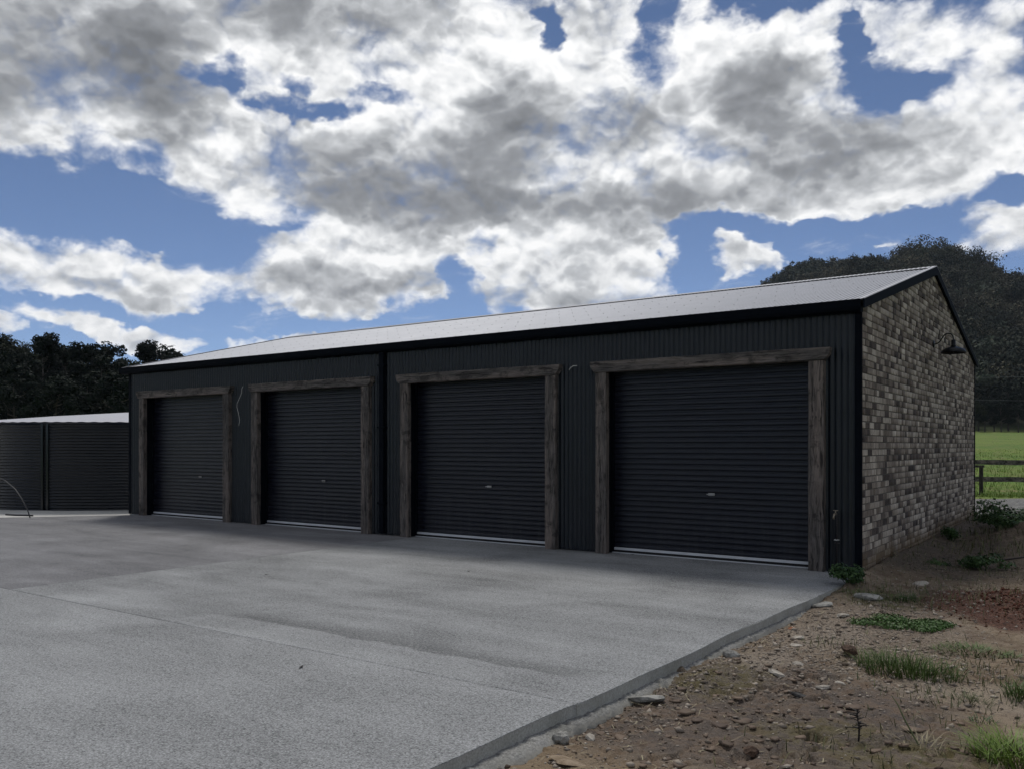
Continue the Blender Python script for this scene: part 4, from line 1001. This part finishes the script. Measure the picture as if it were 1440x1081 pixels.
pebbles('red_clods', 2600, scat([(1.95, -1.1, .42, .55, 1)]), lambda i: float(np.clip(rng.lognormal(-4.75, .5), .004, .035)), 'clod', 'crumbly red brown soil heap at the right', shape=(1, .9, .75))
pebbles('soil_crumbs', 2400, scat([(.75, -6.0, .6, .9, 2), (.8, 1.2, .7, 1.2, 2), (1.6, 5.0, .7, 1.0, 2), (2.4, 3.0, .7, .9, 1.5), (.1, -5, .12, 2.0, 1.5)]), lambda i: float(np.clip(rng.lognormal(-5.0, .5), .003, .026)), 'soilclod', 'dark crumbs of soil on the bare ground', shape=(1, .85, .6))

flakes()
# ------------------------------------------------------------------ weeds and grass
def blades(n, h, spread, width, lean=.5, curl=.5, seed_r=None, rx=1., ry=1., ground=None):
    V = []; F = []; T = []
    for i in range(n):
        r = spread*math.sqrt(rng.random()) if seed_r is None else abs(rng.normal(0, spread*.5)); a = rng.uniform(0, 6.283); bx, by = r*math.cos(a)*rx, r*math.sin(a)*ry
        hh = h*rng.uniform(.45, 1.1)*(1 - .45*min(1, r/spread)); az = a + rng.normal(0, .8) if rng.random() < .75 else rng.uniform(0, 6.28); le = abs(rng.normal(lean, .22)) ; dx, dy = math.cos(az), math.sin(az)
        w = width*rng.uniform(.6, 1.3); bz = (ground(bx, by) if ground else 0) - .008; b0 = len(V); tn = float(np.clip(rng.normal(.5, .25), 0, 1)); qx, qy = -dy, dx
        for k in range(4):
            t = k/3; out = hh*(le*t + curl*t*t*.6); up = hh*(t*(1 - .25*le) - curl*.38*t*t*t)
            ww = w*(1 - t*.92)
            V += [(bx + dx*out - qx*ww, by + dy*out - qy*ww, bz + up), (bx + dx*out + qx*ww, by + dy*out + qy*ww, bz + up)]
            T += [min(1, tn*.6 + .4*t)]*2
        for k in range(3): F.append((b0+2*k, b0+2*k+1, b0+2*k+3, b0+2*k+2))
    return V, F, T
def tuft(name, x, y, label, n, h, spread, width, m, lean=.45, curl=.5, rx=1., ry=1., cat='grass tuft', grp='grass tufts on the dirt', extra=None):
    z0 = gz(x, y); V, F, T = blades(n, h, spread, width, lean, curl, rx=rx, ry=ry, ground=lambda a, b: gz(x+a, y+b) - z0)
    o = obj(name, fast_mesh(name, V, F, M[m], attr={'tone': T}), None, (x, y, z0)); tag(o, label, cat, grp); return o
def leafy(name, x, y, label, n, h, spread, lsize, m='weed', rx=1., ry=1., cat='weed', grp='leafy weeds by the shed'):
    """low broadleaf weed: many small leaves on short stems"""
    z0 = gz(x, y); k = 9; C = np.stack([rng.normal(0, spread*.42*rx, k), rng.normal(0, spread*.42*ry, k), rng.uniform(.25, .75, k)*h], -1); Rr = rng.uniform(.28, .5, k)*spread
    V, F, T = leaf_cloud(C, Rr, n, lsize, up=.8, flat=h/spread*.9); V[:, 2] = np.maximum(V[:, 2], -.01)
    o = obj(name, fast_mesh(name, V, F, M[m], attr={'tone': T}), None, (x, y, z0)); tag(o, label, cat, grp)
    sb = MB()
    for i in range(14):
        c = C[i % k]; sb.tube([(c[0]*.3, c[1]*.3, -.02), (c[0]*.7, c[1]*.7, c[2]*.6), (c[0] + rng.normal(0, .03), c[1] + rng.normal(0, .03), c[2])], [.004, .003, .002], 5)
    sb.build('stem', M['weed'], o)
leafy('leafy_weed', .08, -.95, 'dark green leafy weed at the slab corner below the shed', 1100, .20, .24, .020)
leafy('moss_cushion', 1.10, -2.62, 'low bright green mossy cushion on the gravel', 5200, .07, .40, .011, 'mossy', 1.25, .6, 'moss', 'mossy plants')
tuft('grass_tuft', 1.36, -4.40, 'largest upright grass tuft in the middle of the dirt', 520, .27, .30, .0045, 'blade', .35, .35, 1.2, .75)
tuft('grass_tuft', 1.05, -4.15, 'short sprawling grass left behind the largest tuft', 260, .12, .25, .0035, 'blade_dull', .7, .5)
tuft('grass_tuft', 1.66, -3.35, 'flat spreading green grass patch below the red soil', 420, .12, .28, .0045, 'blade', .8, .7, 1.2, .7)
tuft('grass_tuft', 2.17, -5.92, 'bright green long bladed tuft in the bottom right corner', 420, .26, .20, .0045, 'blade_bright', .6, .6)
tuft('grass_tuft', 1.75, -6.02, 'sparse yellowing tuft with one long bent stalk', 46, .16, .13, .0030, 'straw', .9, .8)
tuft('grass_tuft', 1.84, -4.90, 'thin half dead tuft between pale soil and right edge', 120, .15, .12, .0030, 'blade_dull', .6, .5)
tuft('grass_tuft', 2.10, -4.62, 'upright green tuft cut by the right picture edge', 150, .20, .11, .0040, 'blade', .4, .4)
tuft('grass_tuft', 1.95, -5.30, 'tiny green tuft on the pale bare soil', 60, .08, .07, .0035, 'weed', .6, .5)
tuft('grass_tuft', .78, -1.42, 'small spiky weed in front of the brick wall', 130, .14, .12, .0045, 'weed', .5, .4)
tuft('grass_tuft', .42, -1.35, 'low grassy strip right of the leafy weed', 460, .07, .30, .0040, 'blade', .8, .6, 1.2, .6)
leafy('leafy_weed', .80, 7.5, 'tall weed clump against the far brick corner', 2200, .28, .62, .028)
leafy('leafy_weed', 1.50, 5.6, 'dark weed clump growing on the dark soil heap', 2900, .40, .85, .030)
leafy('leafy_weed', 1.10, 1.75, 'weed patch on shaded ground beside the brick wall', 1200, .20, .36, .022)
leafy('leafy_weed', .30, 4.6, 'small dark weed at the foot of the brick wall', 500, .22, .20, .022)
leafy('leafy_weed', 2.5, 8.6, 'weed clump on the track verge behind the soil heap', 1200, .30, .6, .030)
def stalk(x, y, label, pts, r, m, nm, cat, twigs=0):
    z0 = gz(x, y); b = MB().tube(pts, r, 6)
    for i in range(twigs):
        t = rng.uniform(.15, .95); k = min(int(t*(len(pts)-1)), len(pts)-2); p = Vector(pts[k]).lerp(Vector(pts[k+1]), t*(len(pts)-1)-k); d = Vector((rng.normal(0, .025), rng.normal(0, .025), rng.uniform(-.005, .02)))
        b.tube([p, p + d], [.0035, .0025], 5)
    o = obj(nm, fast_mesh(nm, b.V, [f for f in b.F if len(f) == 4], M[m], attr={'tone': [.5]*len(b.V)}), None, (x, y, z0)); tag(o, label, cat)
stalk(1.42, -6.10, 'black dead weed stalk standing in the mud', [(0, 0, -.02), (.004, .0, .05), (-.006, .002, .11), (-.008, .0, .165)], [.006, .005, .004, .003], 'dead', 'dead_stalk', 'dead weed', 34)
stalk(1.72, -6.02, 'single long bent grass stalk leaning left', [(0, 0, 0), (-.035, .02, .05), (-.08, .05, .11), (-.125, .09, .18), (-.165, .12, .22)], [.0045, .005, .005, .004, .002], 'blade_dull', 'grass_stalk', 'stalk')
stalk(1.35, 2.2, 'dry branch lying on the shaded soil at the right', [(-.35, -.2, .05), (-.1, -.06, .09), (.25, .05, .16), (.7, .1, .22)], [.012, .014, .012, .006], 'dead', 'fallen_branch', 'branch', 22)
# straw, twigs and thin grass that nobody could count
def litter():
    V = []; F = []; T = []
    P = scat([(.7, 1.0, .6, 1.2, 2), (1.3, -6.3, .6, .6, 1), (.2, -5.5, .2, 1.8, 1.2), (1.5, -3.8, .6, .8, 1), (1.2, .0, .7, .8, 1.2)])(1500); Z = dirt_h(P[:, 0], P[:, 1]) + mud_plates(P[:, 0], P[:, 1])
    for (x, y), z in zip(P, Z):
        a = rng.uniform(0, 6.28); l = rng.lognormal(-3.3, .5); w = rng.uniform(.0012, .003); dx, dy = math.cos(a)*l, math.sin(a)*l; up = rng.uniform(0, .3)*l; b0 = len(V); qx, qy = -math.sin(a)*w, math.cos(a)*w
        V += [(x-qx, y-qy, z+.006), (x+qx, y+qy, z+.006), (x+dx+qx, y+dy+qy, z+.008+up), (x+dx-qx, y+dy-qy, z+.008+up)]; F.append((b0, b0+1, b0+2, b0+3)); T += [rng.random()]*4
    o = obj('straw_litter', fast_mesh('straw_litter', V, F, M['straw'], attr={'tone': T})); tag(o, 'thin straw and twigs littered over the dirt', 'litter', kind='stuff')
litter()
def ground_cover():
    V = []; F = []; T = []
    P = scat([(.8, 1.6, .7, 1.4, 2), (1.5, 5.0, .9, 1.5, 3), (1.0, 9.0, 1.0, .8, 3), (1.3, -1.2, .6, .5, 1), (.5, -1.4, .3, .3, 1), (1.9, -4.1, .4, .6, 1.3), (2.0, -6.3, .5, .6, .8), (.62, -3.75, .1, .1, .15), (1.55, -5.05, .15, .12, .15)])(4600); Z = dirt_h(P[:, 0], P[:, 1])
    for (x, y), z in zip(P, Z):
        az = rng.uniform(0, 6.28); h = rng.uniform(.03, .10)*(1.0 if y < 3 else 1.7); w = rng.uniform(.002, .004)*(1 if y < 3 else 1.6); dx, dy = math.cos(az), math.sin(az); le = rng.uniform(.2, 1.0); b0 = len(V)
        V += [(x+dy*w, y-dx*w, z-.005), (x-dy*w, y+dx*w, z-.005), (x+dx*h*le*.5-dy*w*.7, y+dy*h*le*.5+dx*w*.7, z+h*.6), (x+dx*h*le*.5+dy*w*.7, y+dy*h*le*.5-dx*w*.7, z+h*.6), (x+dx*h*le, y+dy*h*le, z+h*(1-le*.3))]
        F += [(b0, b0+1, b0+2), (b0, b0+2, b0+3), (b0+3, b0+2, b0+4)]; T += [rng.random()]*5
    o = obj('thin_grass', fast_mesh('thin_grass', V, F, M['blade_dull'], attr={'tone': T})); tag(o, 'thin grass shoots sprinkled over the yard', 'grass', kind='stuff')
ground_cover()
def paddock_blades():
    n = 26000; c = rng.uniform(12, 30, n); s = 23.2 + rng.random(n)**1.6*38; c = c*s/26; X = EYE[0] + s*FW[0] + c*RT[0]; Y = EYE[1] + s*FW[1] + c*RT[1]; Z = ground_h(X, Y) + np.where(s > 24, fbm(X, Y, .35, 3)*.10, 0)
    az = rng.uniform(0, 6.28, n); h = rng.uniform(.05, .16, n); w = .012; dx, dy = np.cos(az), np.sin(az)
    V = np.stack([np.stack([X+dy*w, Y-dx*w, Z-.01], -1), np.stack([X-dy*w, Y+dx*w, Z-.01], -1), np.stack([X+dx*h*.5, Y+dy*h*.5, Z+h], -1)], 1).reshape(-1, 3)
    o = obj('paddock_turf', fast_mesh('paddock_turf', V, np.arange(n*3).reshape(-1, 3), M['blade_bright'], attr={'tone': np.repeat(rng.random(n), 3)})); tag(o, 'green pasture grass of the paddock', 'grass', kind='stuff')
paddock_blades()
# dead leaves blown onto the slab
for i, (x, y, a, lab) in enumerate(((-5.95, -4.36, .3, 'dark dead leaf on the concrete near the slab joint'), (-4.1, -2.7, 1.2, 'tiny dark leaf on the concrete before the third door'), (-2.15, -7.1, 2.0, 'tiny dark leaf on the nearest concrete slab'), (-3.2, .02, .5, 'small dark twig before the nearest roller door'))):
    V = []; n = 8
    for k in range(n):
        t = 2*math.pi*k/n; V.append((math.cos(t)*.024*(1.25 if k == 0 else 1), math.sin(t)*.012, .003 + .007*math.cos(t)**2))
    V += [(v[0], v[1], v[2] + .0015) for v in V]; F = [tuple(range(n))[::-1], tuple(range(n, 2*n))] + [(k, (k+1) % n, n+(k+1) % n, n+k) for k in range(n)]
    o = obj('fallen_leaf', mesh('fallen_leaf', V, F, M['stone_dark']), None, (x, y, .001)); o.rotation_euler = (0, 0, a); tag(o, lab, 'leaf', 'leaves on the concrete')

# ------------------------------------------------------------------ air
def haze():
    m = bpy.data.materials.new('haze'); m.use_nodes = True; nt = m.node_tree; nt.nodes.clear(); g = G(nt)
    out = g.n('ShaderNodeOutputMaterial'); pv = g.n('ShaderNodeVolumePrincipled'); pv.inputs['Color'].default_value = (.80, .88, 1.0, 1); pv.inputs['Density'].default_value = .00011
    nt.links.new(pv.outputs[0], out.inputs['Volume'])
    o = MB().box(-3750, 3750, -3750, 3750, -2.5, 260).build('haze', m); tag(o, kind='stuff')
haze()
